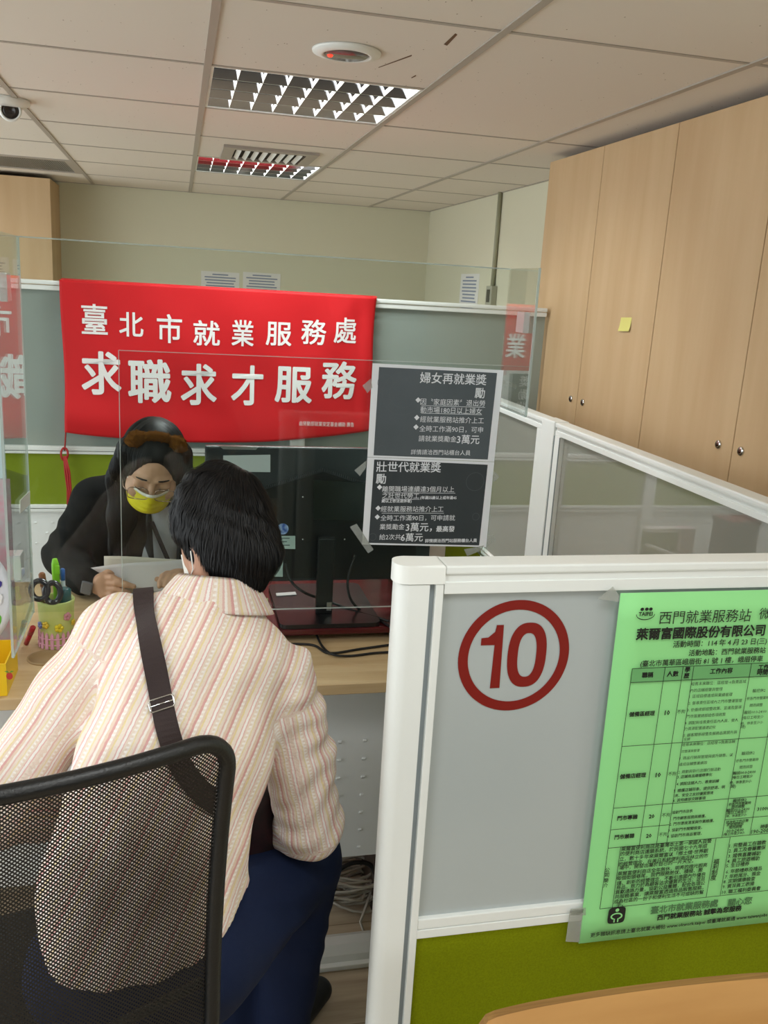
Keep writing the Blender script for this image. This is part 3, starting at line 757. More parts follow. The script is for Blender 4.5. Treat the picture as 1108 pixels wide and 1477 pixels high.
# ------------------------------------------------------------------ red banner over the rear partition
M_red = mat('red_cloth', 'C6151D', .62, 0, .3, .25, 500)
M_banner_ink = mat('white_print', 'E9E6E6', .7)
t = thing('banner', 'red cloth banner with white characters hung over rear partition', 'banner', (.17, 3.375, 1.3))
BX0, BX1, BZT = -.400, .737, 1.570
def bbot(u): return 1.033 * (1 - u) + 1.063 * u - .044 * 4 * u * (1 - u)
def by(x, z):
    u = (x - BX0) / (BX1 - BX0); v = (BZT - z) / .53
    y = 3.376
    y += .006 * v * math.sin(9 * u + 5 * v) + .004 * math.sin(22 * u - 9 * v) * (.25 + .75 * v)
    y += .007 * math.exp(-((u - .10 - v * .28) / .05) ** 2) * max(0, 1 - v * 1.2) * -1
    y += -.007 * math.exp(-((u - .93 + v * .25) / .05) ** 2) * max(0, 1 - v)
    y += -.006 * math.exp(-((u - .97) / .02) ** 2)
    y += -.008 * math.exp(-((v - .9 - .1 * math.sin(3 * u)) / .12) ** 2) * (1 + .6 * math.sin(6 * u + 1))
    return y - .010
def bfn(u, v):
    x = BX0 + (BX1 - BX0) * u + .004 * math.sin(v * 5) - .010 * (u > .99) * math.sin(v * 3.1)
    zb = bbot(u); zt = BZT + .002 * math.sin(u * 3.14)
    z = zb + (zt - zb) * v
    return (x, by(x, z), z)
MB().grid(bfn, 110, 60).build('cloth', M_red, t, recalc=False, solid=.001)
MB().grid(lambda u, v: (BX0 + (BX1 - BX0) * u, 3.366 + (3.452 - 3.366) * v, BZT + .001 + .004 * math.sin(math.pi * v)), 30, 8).build('top_fold', M_red, t, recalc=False)
MB().grid(lambda u, v: (BX0 + (BX1 - BX0) * u, 3.453, BZT - .10 * v), 10, 4).build('back_flap', M_red, t, recalc=False)
p = Print()
def bt(ch, X, Y, w_, h_, bold=.018):
    c = at(X / 1.979, 330 + Y / 1.979, 'y', 3.366); k = 3.47 / FPX / 1.979 * 1.0
    p.text(ch, c, (1, 0, 0), (0, 0, 1), w_ * k * .87, h_ * k * .87, bold, lambda q: (q[0], by(q[0], q[2]) - .0022, q[2]), 3)
for q in [('臺', 270, 258, 72, 86), ('北', 375, 273, 68, 70), ('市', 484, 285, 72, 84), ('就', 590, 298, 78, 74), ('業', 693, 298, 66, 78), ('服', 796, 300, 78, 70), ('務', 896, 295, 76, 76), ('處', 985, 290, 70, 78)]: bt(*q)
p.build('lettering', M_banner_ink, t); p = Print()
for q in [('求', 290, 412, 110, 125), ('職', 428, 435, 122, 128), ('求', 568, 445, 104, 124), ('才', 706, 447, 95, 120), ('服', 838, 445, 112, 108), ('務', 968, 432, 108, 115)]: bt(*q, .026)
p.build('lettering', M_banner_ink, t); p = Print()
bt('由勞動部就業安定基金補助 廣告', 932, 556, 178, 15, .0)
p.build('small_lettering', M_banner_ink, t)
M_cord = mat('red_cord', 'A31D1B', .7)
cz = [at(*q, 'y', 3.372) for q in ((95, 621), (94, 640), (93, 650), (95, 662), (97, 680), (99, 705), (98, 733))]
cd = MB(); cd.tube(cz[:3], .003, 6)
lp = [at(93 + 5 * math.cos(a), 655 + 9 * math.sin(a), 'y', 3.370) for a in np.linspace(0, 6.28, 14)]
cd.tube(lp[:-1], .004, 6, closed=True)
for k, (dx, r_) in enumerate(((-2, .004), (1, .005), (4, .004))):
    cd.tube([at(93 + dx * .3, 658, 'y', 3.368 - .003 * k), at(96 + dx, 680, 'y', 3.368 - .003 * k), at(99 + dx * .8, 705, 'y', 3.368 - .003 * k), at(98 + dx * .2, 728, 'y', 3.368 - .003 * k)], r_, 6)
cd.tube([at(98, 724, 'y', 3.366), at(98, 734, 'y', 3.366)], .0035, 6)
cd.build('tie_cord', M_cord, t)

# ------------------------------------------------------------------ desk
t = desk = thing('counter_desk', 'beech topped service counter desk between the two people', 'desk', (.1, 2.2, 0))
dt = MB().span((-1.15, 1.792, .713), (1.17, 2.54, .74), .002, seg=1); dt.build('desk_top', M_beech, t)
mp_ = MB().span((-1.13, 1.93, .193), (1.16, 1.945, .712))
for k in range(36):
    for zz in (.22, .27, .32, .37, .42, .47, .52): mp_.box((-1.1 + k * .062 + (.0), 1.928, zz), (.011, .005, .007), None, .002, 1)
mp_.build('modesty_panel', M_steel, t)
for x in (-1.10, .515, 1.13): MB().span((x - .014, 1.96, 0), (x + .014, 2.50, .712)).build('leg', mat('desk_leg_brown', '3A2B22', .5), t)
gp = (-.292, 1.995, .74)
MB().lathe(gp, [(.043, .0), (.043, .0025), (.038, .003), (.0375, .001), (.0005, .001)], 32).build('cable_hole_cover', mat('grommet', 'A78E66', .5), t)

# clear screen: tall front sheet, side wings, lower inner sheet
YS, YL = 2.02, 2.004
t = scr = thing('acrylic_screen', 'clear acrylic screen with side wings standing on the counter', 'screen', (.2, 2.02, .74))
M_acr = clear('clear_acrylic', 'F8FBFA', .012, 1.0)
M_wing = clear('clear_acrylic_wing', 'F2F6F4', .05, 1.15)
M_wing2 = clear('clear_acrylic_side', 'F2F6F4', .04, .75)
M_edge = clear('acrylic_edge', 'DDEBE6', .10, 1, haze=.35)
xl_, xr_ = -.319, .754; zt_ = 1.664
MB().span((xl_, YS, .842), (xr_, YS + .004, zt_)).build('front_panel', M_acr, t)
x2 = at(174, 700, 'y', YL).x; z2t = at(540, 520, 'y', YL).z; z2b = at(480, 877, 'y', YL).z
MB().span((x2, YL, z2b), (xr_, YL + .003, z2t)).build('lower_panel', M_acr, t)
e = MB()
e.span((xl_, YS - .0003, zt_ - .0022), (xr_, YS + .0043, zt_ + .0006)); e.span((x2, YL - .0003, z2b - .001), (xr_, YL + .0033, z2b + .0012))
e.span((x2, YL - .0003, z2t - .0008), (xr_, YL + .0033, z2t + .0005)); e.span((x2 - .0006, YL - .0003, z2b), (x2 + .0008, YL + .0033, z2t))
e.build('polished_edge', M_edge, t)
yw_ = at(18, 900, 'x', xl_).y
MB().span((xl_ - .0045, yw_ - .0015, .846), (xl_ + .0005, yw_, zt_)).build('wing_edge', M_edge, t)
wl = MB().span((xl_ - .004, yw_, .846), (xl_, YS, zt_)).build('side_wing', M_wing2, t)
MB().span((xl_ - .0045, YS - .002, .842), (xl_ + .001, YS + .001, zt_)).build('wing_edge', M_edge, t)
MB().span((xl_ - .0045, yw_, .8445), (xl_ + .0005, YS - .002, .8465)).build('wing_edge', M_edge, t)
for x in (.02, .68): MB().span((x, YS - .03, .7402), (x + .005, YS + .06, .86)).build('foot', M_acr, t)
ra = math.radians(-.6); wd = Vector((math.sin(ra), -math.cos(ra), 0)); wn = Vector((math.cos(ra), math.sin(ra), 0))
a0 = Vector((xr_, YS, 0)); a1 = a0 + wd * .18
def wq(s0, s1, z0, z1, th0, th1):
    b_ = MB()
    pts = [a0 + wd * s0 + wn * th0, a0 + wd * s1 + wn * th0, a0 + wd * s1 + wn * th1, a0 + wd * s0 + wn * th1]
    return b_.prism([(q.x, q.y, z0) for q in pts], (0, 0, z1 - z0))
wq(0, .18, 1.345, zt_, 0, .004).build('side_wing', M_wing, t)
wq(.1785, .1815, 1.345, zt_, -.0005, .0045).build('wing_edge', M_edge, t)
wq(0, .18, 1.3435, 1.3465, -.0005, .0045).build('wing_edge', M_edge, t)
M_clip = clear('clear_clip', 'E6EAEA', .12, 1.2, haze=.3)
q = wq(.11, .155, 1.525, 1.57, -.014, -.0006); q.build('corner_clip', M_clip, t)
for pq, zz in (((7, 414), None), ((27, 817), None)):
    c = at(*pq, 'x', xl_ + .008)
    MB().span((xl_, c.y - .012, c.z - .026), (xl_ + .014, c.y + .03, c.z + .026), .002).build('corner_clip', M_clip, t)
st = [at(*q, 'x', xl_ + .0008) for q in ((29, 722), (43, 708), (43, 727), (29, 741))]
MB().prism(st, (.0006, 0, 0)).build('printed_label', mat('frosted_label', 'B9BDB8', .6), t)

# the two dark notices taped to the lower sheet
M_slate = mat('slate_print_glare', '586066', .35, 0, .5, hex2='50585D', vscale=6)  # upper notice: glare put into a lighter slate colour
M_slate2 = mat('slate_print_dark', '3E4448', .35, 0, .5, hex2='373D40', vscale=6)
M_pw = mat('notice_white', 'E2E6EC', .5)
def c7(X, Y): return (500 + X / 4.262, 500 + Y / 4.262)
def dark_poster(label, quad, inner, m, lines, bullets, unders, tapes, ringsq, th):
    Y0_ = YL - .0012
    t = thing('notice_poster', label, 'poster', at(*c7(*quad[0]), 'y', Y0_))
    MB().prism([at(*c7(*q), 'y', Y0_) for q in quad], (0, .0005, 0)).build('sheet', M_pw, t)
    pn = Print(); pn.quad([at(*c7(*q), 'y', Y0_ - .0004) for q in inner]); pn.build('printed_panel', m, t)
    if ringsq:
        M_rg = mat('ring_print', '5A6165', .5)
        for (X, Y, r_) in ringsq:
            rp = Print()
            c = at(*c7(X, Y), 'y', Y0_ - .0006); rr = r_ / 4.262 * 2.08 / FPX
            for k in range(40):
                a0_, a1_ = 2 * math.pi * k / 40, 2 * math.pi * (k + 1) / 40
                rp.quad([(c.x + rr * math.cos(a), c.y, c.z + rr * math.sin(a)) for a in (a0_, a1_)] + [(c.x + (rr - .0008) * math.cos(a), c.y, c.z + (rr - .0008) * math.sin(a)) for a in (a1_, a0_)])
            rp.build('printed_ring', M_rg, t)
    pt = Print(); YT_ = Y0_ - .0008
    for body, X, Y, w_, bd in lines: wt(pt, body, c7(X, Y), w_ / 4.262, YT_, None, bd, 2)
    for X, Y in bullets:
        c = at(*c7(X, Y), 'y', YT_); r_ = .0065
        pt.quad([(c.x - r_, YT_, c.z), (c.x, YT_, c.z - r_), (c.x + r_, YT_, c.z), (c.x, YT_, c.z + r_)])
    for X0_, X1_, Y in unders:
        a_, b_ = at(*c7(X0_, Y), 'y', YT_), at(*c7(X1_, Y + (X1_ - X0_) * .03), 'y', YT_)
        z = (a_.z + b_.z) / 2
        pt.quad([(a_.x, YT_, z - .0005), (b_.x, YT_, z - .0005), (b_.x, YT_, z + .0005), (a_.x, YT_, z + .0005)])
    pt.build('lettering', M_pw, t)
    for tp in tapes: tapeq([at(*c7(*q), 'y', Y0_ - .0009) for q in tp], t)
    return t
dark_poster('grey notice with white border on screen, upper of the two', [(160, 102), (966, 145), (908, 708), (128, 678)], [(200, 125), (926, 162), (868, 694), (166, 668)], M_slate,
    [('婦女再就業獎', 658, 197, 408, .012), ('勵', 820, 285, 60, .012), ('因〝家庭因素〞退出勞', 655, 343, 398, 0), ('動市場180日以上婦女', 645, 392, 378, 0), ('經就業服務站推介上工', 650, 450, 392, 0),
     ('全時工作滿90日，可申', 645, 508, 392, 0), ('請就業獎勵金', 560, 566, 232, 0), ('3萬元', 748, 570, 138, .014), ('詳情請洽西門站櫃台人員', 580, 650, 366, 0)],
    [(440, 328), (432, 436), (427, 494)], [(460, 852, 362), (458, 832, 408)],
    [[(98, 240), (150, 196), (158, 250), (128, 286)], [(966, 205), (1050, 235), (1040, 262), (962, 230)]], [(240, 222, 50), (215, 635, 28), (700, 220, 30), (345, 290, 130), (345, 290, 85)], 0)
dark_poster('darker grey notice with white border, lower one beside the monitor', [(128, 680), (908, 710), (858, 1232), (95, 1216)], [(170, 694), (868, 726), (815, 1222), (135, 1206)], M_slate2,
    [('壯世代就業獎', 384, 740, 396, .012), ('勵', 212, 812, 60, .012), ('離開職場連續達3個月以上', 443, 876, 442, 0), ('之壯世代勞工', 333, 917, 228, 0), ('(年滿55歲以上或年滿45', 565, 930, 222, .02), ('歲以上依法退休者)', 308, 950, 184, .02),
     ('經就業服務站推介上工', 405, 998, 385, 0), ('全時工作滿90日，可申請就', 440, 1053, 458, 0), ('業獎勵金', 280, 1107, 152, 0), ('3萬元，', 445, 1110, 160, .014), ('最高發', 608, 1120, 112, .02), ('給2次共', 268, 1170, 132, 0), ('6萬元', 402, 1172, 134, .014), ('詳情請洽西門站服務櫃台人員', 643, 1192, 318, .02)],
    [(203, 864), (194, 993), (189, 1047)], [(225, 668, 893), (220, 448, 935), (216, 598, 1018)],
    [[(48, 760), (122, 700), (120, 742), (82, 796)], [(20, 1108), (62, 1088), (166, 1248), (132, 1270)], [(905, 762), (940, 800), (905, 832), (898, 800)], [(722, 1246), (845, 1222), (830, 1252), (742, 1288)], [(868, 1165), (905, 1155), (915, 1190), (862, 1226)]],
    [(795, 1045, 24), (160, 1170, 24), (790, 830, 60)], 0)

# ------------------------------------------------------------------ monitor on its dark red board
t = thing('desk_riser', 'low dark red wooden board under the monitor', 'desk riser', (.33, 2.22, .74))
MB().span((.03, 2.03, .760), (.605, 2.43, .776), .004).build('board', M_maho, t)
for x in (.07, .55): MB().span((x, 2.06, .74), (x + .03, 2.40, .7605)).build('foot', M_maho, t)
YM = 2.16
t = thing('monitor', 'black monitor seen from behind on dark red board', 'monitor', (.36, 2.2, .776))
a, bq = at(296, 643, 'y', YM), at(612, 838, 'y', YM); mx0, mx1, mz1 = a.x, bq.x + .01, a.z; mz0 = at(450, 838, 'y', YM).z
MB().span((mx0, YM, mz0), (mx1, YM + .022, mz1), .004).build('panel', mat('monitor_back_glare', '2A2E32', .3, 0, .6), t)  # lighter than the cover: reflected glare put into the panel colour
plate = [(345, 718), (466, 680), (600, 724), (600, 834), (345, 834)]
MB().prism([at(*q, 'y', YM - .004) for q in plate], (0, .006, 0)).build('back_cover', mat('monitor_cover', '101214', .28, 0, .5), t)
MB().prism([at(*q, 'y', YM - .009) for q in ((452, 692), (560, 698), (556, 752), (452, 750))], (0, .006, 0)).build('vesa_plate', mat('vesa_reflection_green', '141A16', .25, 0, .6), t)  # faint green reflection put into the plate colour
rb = MB()
for k in range(46):
    f_ = k / 45; q = (345 + (466 - 345) * f_, 715 - 38 * f_) if True else None
    c = at(*q, 'y', YM - .006); rb.box(c, (.0016, .006, .007))
for k in range(46):
    f_ = k / 45; c = at(466 + 134 * f_, 677 + 44 * f_, 'y', YM - .006); rb.box(c, (.0014, .006, .006))
rb.build('vent_rib', mat('rib_grey', '3C4043', .4), t)
MB().prism([at(*q, 'y', YM - .001) for q in ((316, 643), (373, 645), (369, 649), (322, 648))], (0, .004, 0)).build('top_highlight', M_alu, t)  # bright highlight on the top bezel, modelled as a silver strip
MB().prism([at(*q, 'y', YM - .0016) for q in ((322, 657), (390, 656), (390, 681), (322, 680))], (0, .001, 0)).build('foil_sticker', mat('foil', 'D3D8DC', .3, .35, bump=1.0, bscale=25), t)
c = at(408, 763, 'y', YM - .0055); rr = .0145
bs = MB(); bs.poly([(c.x + rr * math.cos(q), c.y, c.z + rr * math.sin(q)) for q in np.linspace(0, 6.28, 33)[:-1]]); bs.build('round_sticker', mat('blue_sticker', '2D55A8', .4, hex2='AFC3E6', vscale=90), t)
for quad_, nm in ((((391, 773), (426, 773), (426, 792), (391, 791)), 'asset_label'), (((374, 806), (408, 808), (408, 832), (374, 831)), 'rating_label')):
    MB().prism([at(*q, 'y', YM - .0055) for q in quad_], (0, .0006, 0)).build(nm, mat(nm, 'AFC0BC', .5), t)
    pr = Print(); x0_, y0_ = quad_[0]
    for k in range(4 if nm[0] == 'r' else 3):
        q_ = [at(x0_ + 3, y0_ + 4 + 5 * k, 'y', YM - .0058), at(x0_ + 27 - 4 * (k % 2), y0_ + 4 + 5 * k, 'y', YM - .0058)]
        pr.quad([q_[0], q_[1], q_[1] + Vector((0, 0, .0025)), q_[0] + Vector((0, 0, .0025))])
    pr.build('label_print', mat('label_ink', '4B5558', .7), t)
for q in ((437, 717), (497, 717), (437, 778), (497, 778)): MB().lathe(at(*q, 'y', YM - .0045), [(.0022, 0), (.002, .001), (.0002, .0012)], 10, Matrix.Rotation(math.radians(90), 3, 'X')).build('screw', M_chrome, t)
nb = at(467, 884, 'z', .788)
MB().span((nb.x - .021, nb.y - .006, .786), (nb.x + .021, nb.y + .014, mz0 + .13), .003).build('neck', M_black, t)
MB().box((nb.x + .012, nb.y - .007, .808), (.012, .003, .022)).build('neck_latch', M_alu, t)
bb = MB().span((.245, 2.035, .7765), (.500, 2.345, .787), 0)
bmesh.ops.bevel(bb.bm, geom=[e for e in bb.bm.edges if abs(e.verts[0].co.z - e.verts[1].co.z) > .005], offset=.02, segments=5, affect='EDGES', profile=.5)
bb.build('base', M_black, t)
def cable(pts, r, name, label, m, cat='cable', n=8, sub=10, grp=None):
    "smooth spline through points"
    P_ = [Vector(p) for p in pts]; out = []
    for i in range(len(P_) - 1):
        p0 = P_[max(i - 1, 0)]; p1 = P_[i]; p2 = P_[i + 1]; p3 = P_[min(i + 2, len(P_) - 1)]
        for k in range(sub):
            s_ = k / sub
            out.append(.5 * ((2 * p1) + (p2 - p0) * s_ + (2 * p0 - 5 * p1 + 4 * p2 - p3) * s_ ** 2 + (3 * p1 - p0 - 3 * p2 + p3) * s_ ** 3))
    out.append(P_[-1])
    o = MB().tube(out, r, n).build(name, m)
    if cat: tag(o, label, cat, grp)
    return o
def ay(x, y, Y): return at(x, y, 'y', Y)
def az(x, y, z): return at(x, y, 'z', z)
cable([ay(412, 812, YM - .012), ay(420, 838, YM - .03), ay(440, 855, 2.10), az(470, 866, .80), az(520, 884, .785), az(562, 896, .785)], .0035, 'monitor_cable', 'black cable hanging from left side of monitor back, over its foot', M_blackmat)
cable([ay(512, 800, YM - .012), ay(502, 835, YM - .03), ay(505, 862, 2.10), az(520, 880, .785), az(545, 893, .78), az(566, 906, .78)], .0035, 'monitor_cable', 'black cable hanging from right side of monitor back', M_blackmat)
cable([az(384, 921, .745), az(400, 928, .744), az(450, 930, .744), az(475, 942, .744), az(520, 936, .744), az(570, 929, .744)], .003, 'desk_cable', 'black cable lying on counter, rear of the crossing pair', M_blackmat)
cable([az(455, 912, .748), az(465, 932, .745), az(480, 944, .7475), az(505, 946, .744), az(540, 942, .744), az(572, 940, .744)], .003, 'desk_cable', 'black cable curving from under dark red board towards counter edge', M_blackmat)
c = az(355, 860, .776)
ms = SDF().ell((c.x, c.y + .01, .776 + .014), (.030, .05, .018)).cut((0, 0, .7766), (0, 0, -1))
tag(sdf_obj('computer_mouse', ms.mesh(.003), M_black), 'black computer mouse behind the yellow paper strip', 'mouse')
def card(name, label, quad_, z, m, cat, h=.0012):
    t = thing(name, label, cat, az(*quad_[0], z))
    MB().prism([az(*q, z) for q in quad_], (0, 0, h)).build('sheet', m, t); return t
t = thing('name_strip', 'pale yellow folded paper strip with black writing before the mouse', 'paper strip', az(365, 870, .776))
q4 = [az(340, 876, .777), az(387, 878, .777)]
MB().prism([q4[0], q4[1], q4[1] + Vector((0, .012, .024)), q4[0] + Vector((0, .012, .024))], (0, .0015, 0)).build('sheet', mat('strip_yellow', 'CFCB98', .7), t)
pr = Print(); mid = (q4[0] + q4[1]) / 2 + Vector((0, .006 - .0012, .0125)); pr.text('服務站就業諮詢', mid, (1, 0, 0), (0, .447, .894), .058, .009, .02); pr.build('writing', M_ink, t)
o = card('small_card', 'small white card on dark red board right of monitor neck', ((472, 852), (508, 850), (516, 866), (470, 866)), .7765, mat('card_pale', 'C9D0B8', .7), 'card')
o = card('paper_slip', 'white paper slip with red print behind monitor foot', ((398, 856), (426, 854), (428, 858), (399, 860)), .788, mat('slip', 'D6D0D0', .6), 'paper')
t = thing('pen_clip', 'small grey metal clip at left front of dark red board', 'clip', az(350, 884, .776))
MB().box(az(352, 884, .781), (.04, .014, .008), None, .002).build('body', M_alu, t)
# mahogany organiser and low divider right of the monitor
t = thing('wooden_organizer', 'dark red wooden box standing right behind the monitor', 'box', (.66, 2.48, .74))
a = .61
MB().span((a, 2.43, .80), (a + .012, 2.515, .93)).build('side_board', M_maho, t); MB().span((a + .10, 2.43, .80), (a + .112, 2.515, .93)).build('side_board', M_maho, t)
MB().span((a, 2.508, .80), (a + .112, 2.52, .93)).build('back_board', M_maho, t); MB().span((a - .004, 2.428, .928), (a + .116, 2.522, .94)).build('top_board', M_maho, t); MB().span((a - .002, 2.429, .742), (a + .114, 2.521, .80)).build('base_block', M_maho, t)
t = thing('desk_divider', 'low olive green desk divider with white post beyond the monitor', 'divider', (.8, 2.58, 0))
a, bq = ay(614, 795, 2.57).x, ay(640, 795, 2.57).x
MB().span((a, 2.55, 0), (bq, 2.59, .885), .004).build('post', mat('pinkish_white', 'D5CBD0', .4), t)
xq = ay(692, 795, 2.57).x
MB().span((bq, 2.56, .03), (xq, 2.58, .87)).build('fabric_panel', M_green, t); MB().span((bq, 2.553, .87), (xq, 2.587, .885), .003).build('top_rail', M_white, t)
MB().tube([ay(690, 786, 2.57), ay(724, 816, 2.30)], .006, 8).build('side_rail', M_whiteplastic, t); MB().tube([ay(683, 790, 2.565), ay(716, 818, 2.30)], .003, 8).build('side_rail', M_alu, t)
t = thing('end_post_cap', 'rounded white post cap just behind near partition corner', 'post', (.39, 1.28, 0))
MB().lathe((.398, 1.278, 0), [(.026, 0), (.026, 1.184), (.024, 1.190), (.018, 1.193), (.0005, 1.194)], 28).build('post', M_whiteplastic, t)

# ------------------------------------------------------------------ clutter at the left end of the counter
cx_, cy_, cr = -.279, 2.077, .041
t = thing('pen_cup', 'round pen cup with pink picket fence and yellow flowers', 'pen holder', (cx_, cy_, .74))
MB().lathe((cx_, cy_, .7405), [(.0005, .004), (.034, .004), (.034, .10), (.037, .113), (.040, .115), (.0425, .112), (.0405, .10), (.038, .03), (.040, .004), (.040, 0), (.0005, 0)], 40, cap=False).build('cup', mat('cup_lime', 'C6CF84', .45, hex2='B9C870', vscale=30), t)
fz = MB(); M_pk = mat('fence_pink', 'DFA6BF', .5)
def cyl(aang, z, r_): return Vector((cx_ + r_ * math.sin(aang), cy_ - r_ * math.cos(aang), z))
for k in range(12):
    a_ = -1.7 + k * .31
    fz.prism([cyl(a_ - .09, .742, .0405), cyl(a_ + .09, .742, .0405), cyl(a_ + .09, .776, .0395), cyl(a_, .783, .0395), cyl(a_ - .09, .776, .0395)], Vector((math.sin(a_), -math.cos(a_), 0)) * .0025)
for z in (.752, .767): fz.tube([cyl(-1.8 + q * .18, z, .0412) for q in range(21)], .0018, 6)
fz.build('fence', M_pk, t)
for a_, z, r_, hx in ((-.5, .802, .008, 'D9BE3A'), (.25, .795, .0095, 'E0D02E'), (-.95, .798, .008, '7F8BC4'), (.75, .82, .009, 'CE8F9C'), (1.2, .80, .007, 'D9BE3A')):
    fl = MB()
    for k in range(5):
        q = cyl(a_, z, .0415); ex = Vector((math.cos(a_), math.sin(a_), 0))
        c = q + ex * r_ * .62 * math.cos(k * 1.2566) + Vector((0, 0, r_ * .62 * math.sin(k * 1.2566)))
        fl.lathe(c, [(r_ * .55, -.001), (r_ * .5, .0015), (.0002, .002)], 10, Vector((0, 0, 1)).rotation_difference(Vector((math.sin(a_), -math.cos(a_), 0))).to_matrix())
    fl.build('flower', mat('flower', hx, .5), t)
def pen(name, label, base, tip, r, m, capm=None, caph=.2):
    base, tip = Vector(base), Vector(tip); t = thing(name, label, 'pen' if 'pen' in name else name.split('_')[0], base)
    k = base.lerp(tip, 1 - caph)
    MB().tube([base, k], r, 10).build('barrel', m, t)
    MB().tube([k, k.lerp(tip, .9), tip], [r * 1.12, r * 1.12, r * .7], 10).build('cap', capm or m, t)
    return t
M_lime = mat('lime_plastic', '86D21E', .35)
t = pen('marker_pen', 'lime green marker standing tallest in the pen cup', (cx_ + .006, cy_ + .004, .748), ay(79, 806, 2.08), .0075, M_lime, caph=.62)
MB().box(ay(83, 822, 2.072), (.010, .004, .022), None, .002).build('clip', M_lime, t)
pen('ballpoint_pen', 'pen with blue cap right of the lime green marker', (cx_ + .018, cy_ + .01, .748), ay(90, 820, 2.085), .005, mat('pen_grey', 'B9C3C6', .3), mat('blue_plastic', '1E63B8', .35), .16)
pen('correction_pen', 'teal bottle shaped correction pen at right side of pen cup', (cx_ + .02, cy_ - .004, .75), ay(93, 848, 2.066), .013, mat('teal_plastic', '3A8C8C', .25), mat('teal_dark', '1E5A60', .3), .3)
pen('brown_pen', 'brown topped pen at left rear of pen cup', (cx_ - .015, cy_ + .015, .748), ay(60, 826, 2.09), .007, mat('brown_plastic', '7A4A2A', .4), mat('brown_top', '8A5128', .5), .2)
t = thing('scissors', 'scissors with dark translucent handles standing in the pen cup', 'scissors', (cx_, cy_, .76))
M_sc = mat('smoky_plastic', '1B1E2C', .12, 0, .8)
for (px_, py_, w1, h1) in ((57, 851, .018, .021), (76, 855, .017, .023)):
    c = ay(px_, py_, 2.045)
    MB().tube([(c.x + w1 * math.cos(q) , c.y + .004 * math.sin(q), c.z + h1 * math.sin(q)) for q in np.linspace(0, 6.283, 29)[:-1]], .0068, 10, closed=True).build('handle', M_sc, t)
MB().prism([(cx_ - .006, cy_ - .012, .83), (cx_ + .006, cy_ - .012, .83), (cx_ + .002, cy_ - .004, .75), (cx_ - .002, cy_ - .004, .75)], (0, .002, 0)).build('blade', M_chrome, t)
pen('red_marker', 'red pen leaning left of the pen cup on counter', az(38, 928, .744), ay(48, 904, 2.04), .006, mat('red_plastic', 'A8202A', .35), None, .4)
t = thing('paint_brush', 'pale stick with blue end leaning beside pen cup', 'stick', az(32, 905, .75))
MB().tube([az(30, 918, .745), ay(46, 868, 2.06)], .0035, 8).build('stick', mat('stick_pale', 'C9BFB6', .5), t); MB().tube([az(30, 918, .7445), ay(35, 897, 2.04)], .006, 10).build('tip', mat('blue_tip', '3443A0', .4), t)
# yellow box
t = thing('yellow_box', 'open yellow box with strawberry pictures on the counter edge', 'box', (-.42, 1.86, .74))
M_y = mat('box_yellow', 'E8BE12', .5); M_yi = mat('box_yellow_inner', 'D29E0C', .6)
bx0, bx1, by0, by1, bz = -.56, -.344, 1.805, 1.935, .812
w4 = MB(); w4.span((bx0, by0, .7405), (bx1, by0 + .003, bz)); w4.span((bx0, by1 - .003, .7405), (bx1, by1, bz)); w4.span((bx0, by0 + .003, .7405), (bx0 + .003, by1 - .003, bz)); w4.span((bx1 - .003, by0 + .003, .7405), (bx1, by1 - .003, bz)); w4.build('wall', M_y, t)
MB().span((bx0 + .003, by0 + .003, .7405), (bx1 - .003, by1 - .003, .744)).build('bottom', M_yi, t)
sb = MB(); gl_ = MB()
for x, z, r_ in ((-.372, .757, .011), (-.375, .772, .012), (-.405, .757, .012), (-.338, .785, .008)):
    sb.poly([(x + r_ * .8 * math.cos(q), by0 - .0006, z + r_ * math.sin(q)) for q in np.linspace(0, 6.28, 17)[:-1]])
    for s_ in (-1, 1): gl_.poly([(x, by0 - .0008, z + r_ * .8), (x + s_ * r_ * 1.2, by0 - .0008, z + r_ * 1.35), (x + s_ * r_ * .4, by0 - .0008, z + r_ * 1.5)])
sb.build('strawberry_print', mat('berry_red', 'B5342A', .6), t); gl_.build('leaf_print', mat('leaf_green', '5E8F2A', .6), t)
# round paper fan with a bright picture, card sign behind it
fc = Vector((-.484, 1.95, .905)); fr = .135
t = thing('round_fan', 'round white rimmed paper fan with bright coloured patches, left edge', 'fan', (fc.x, fc.y, .74))
MB().lathe(fc, [(fr, .0), (fr, .002), (fr - .012, .003), (.0005, .003)], 48, Matrix.Rotation(math.radians(82), 3, 'X')).build('disc', mat('fan_white', 'D9DCE6', .45), t)
r_ = random.Random(3)
for k, hx in enumerate(('3FA21E', '58B52A', '3A2E86', '2C3F9A', 'E8E8EC', '8B4A2A', '47B01C', '53307A')):
    pb = MB(); ang = (-1.2, -.55, .35, .62, -.05, .95, -1.6, .15)[k]; rad = (.092, .098, .10, .085, .095, .098, .08, .075)[k]; s_ = (.03, .028, .018, .022, .02, .014, .03, .02)[k]
    pts = []
    for q in range(18):
        aa = 2 * math.pi * q / 18; rr = s_ * (.75 + .35 * r_.random()) 
        x, z = rad * math.cos(ang) + rr * math.cos(aa), rad * math.sin(ang) + rr * math.sin(aa)
        l = math.hypot(x, z); l = min(1, (fr - .013) / l)
        pts.append((fc.x + x * l, fc.y - .0034 - .0004 * k + z * l * .14, fc.z + z * l))
    pb.poly(pts); pb.build('printed_patch', mat('patch', hx, .4), t, recalc=False)
MB().span((fc.x - .008, fc.y + .012, .741), (fc.x + .008, fc.y + .018, .80)).build('handle', M_whiteplastic, t)
t = thing('leaflet', 'white leaflet with small black writing at foot of the round fan', 'leaflet', (-.4, 1.95, .74))
MB().prism([az(-30, 930, .742), az(22, 905, .742), az(22, 930, .742), az(-10, 965, .742)], (0, 0, .001)).build('sheet', M_paper, t)
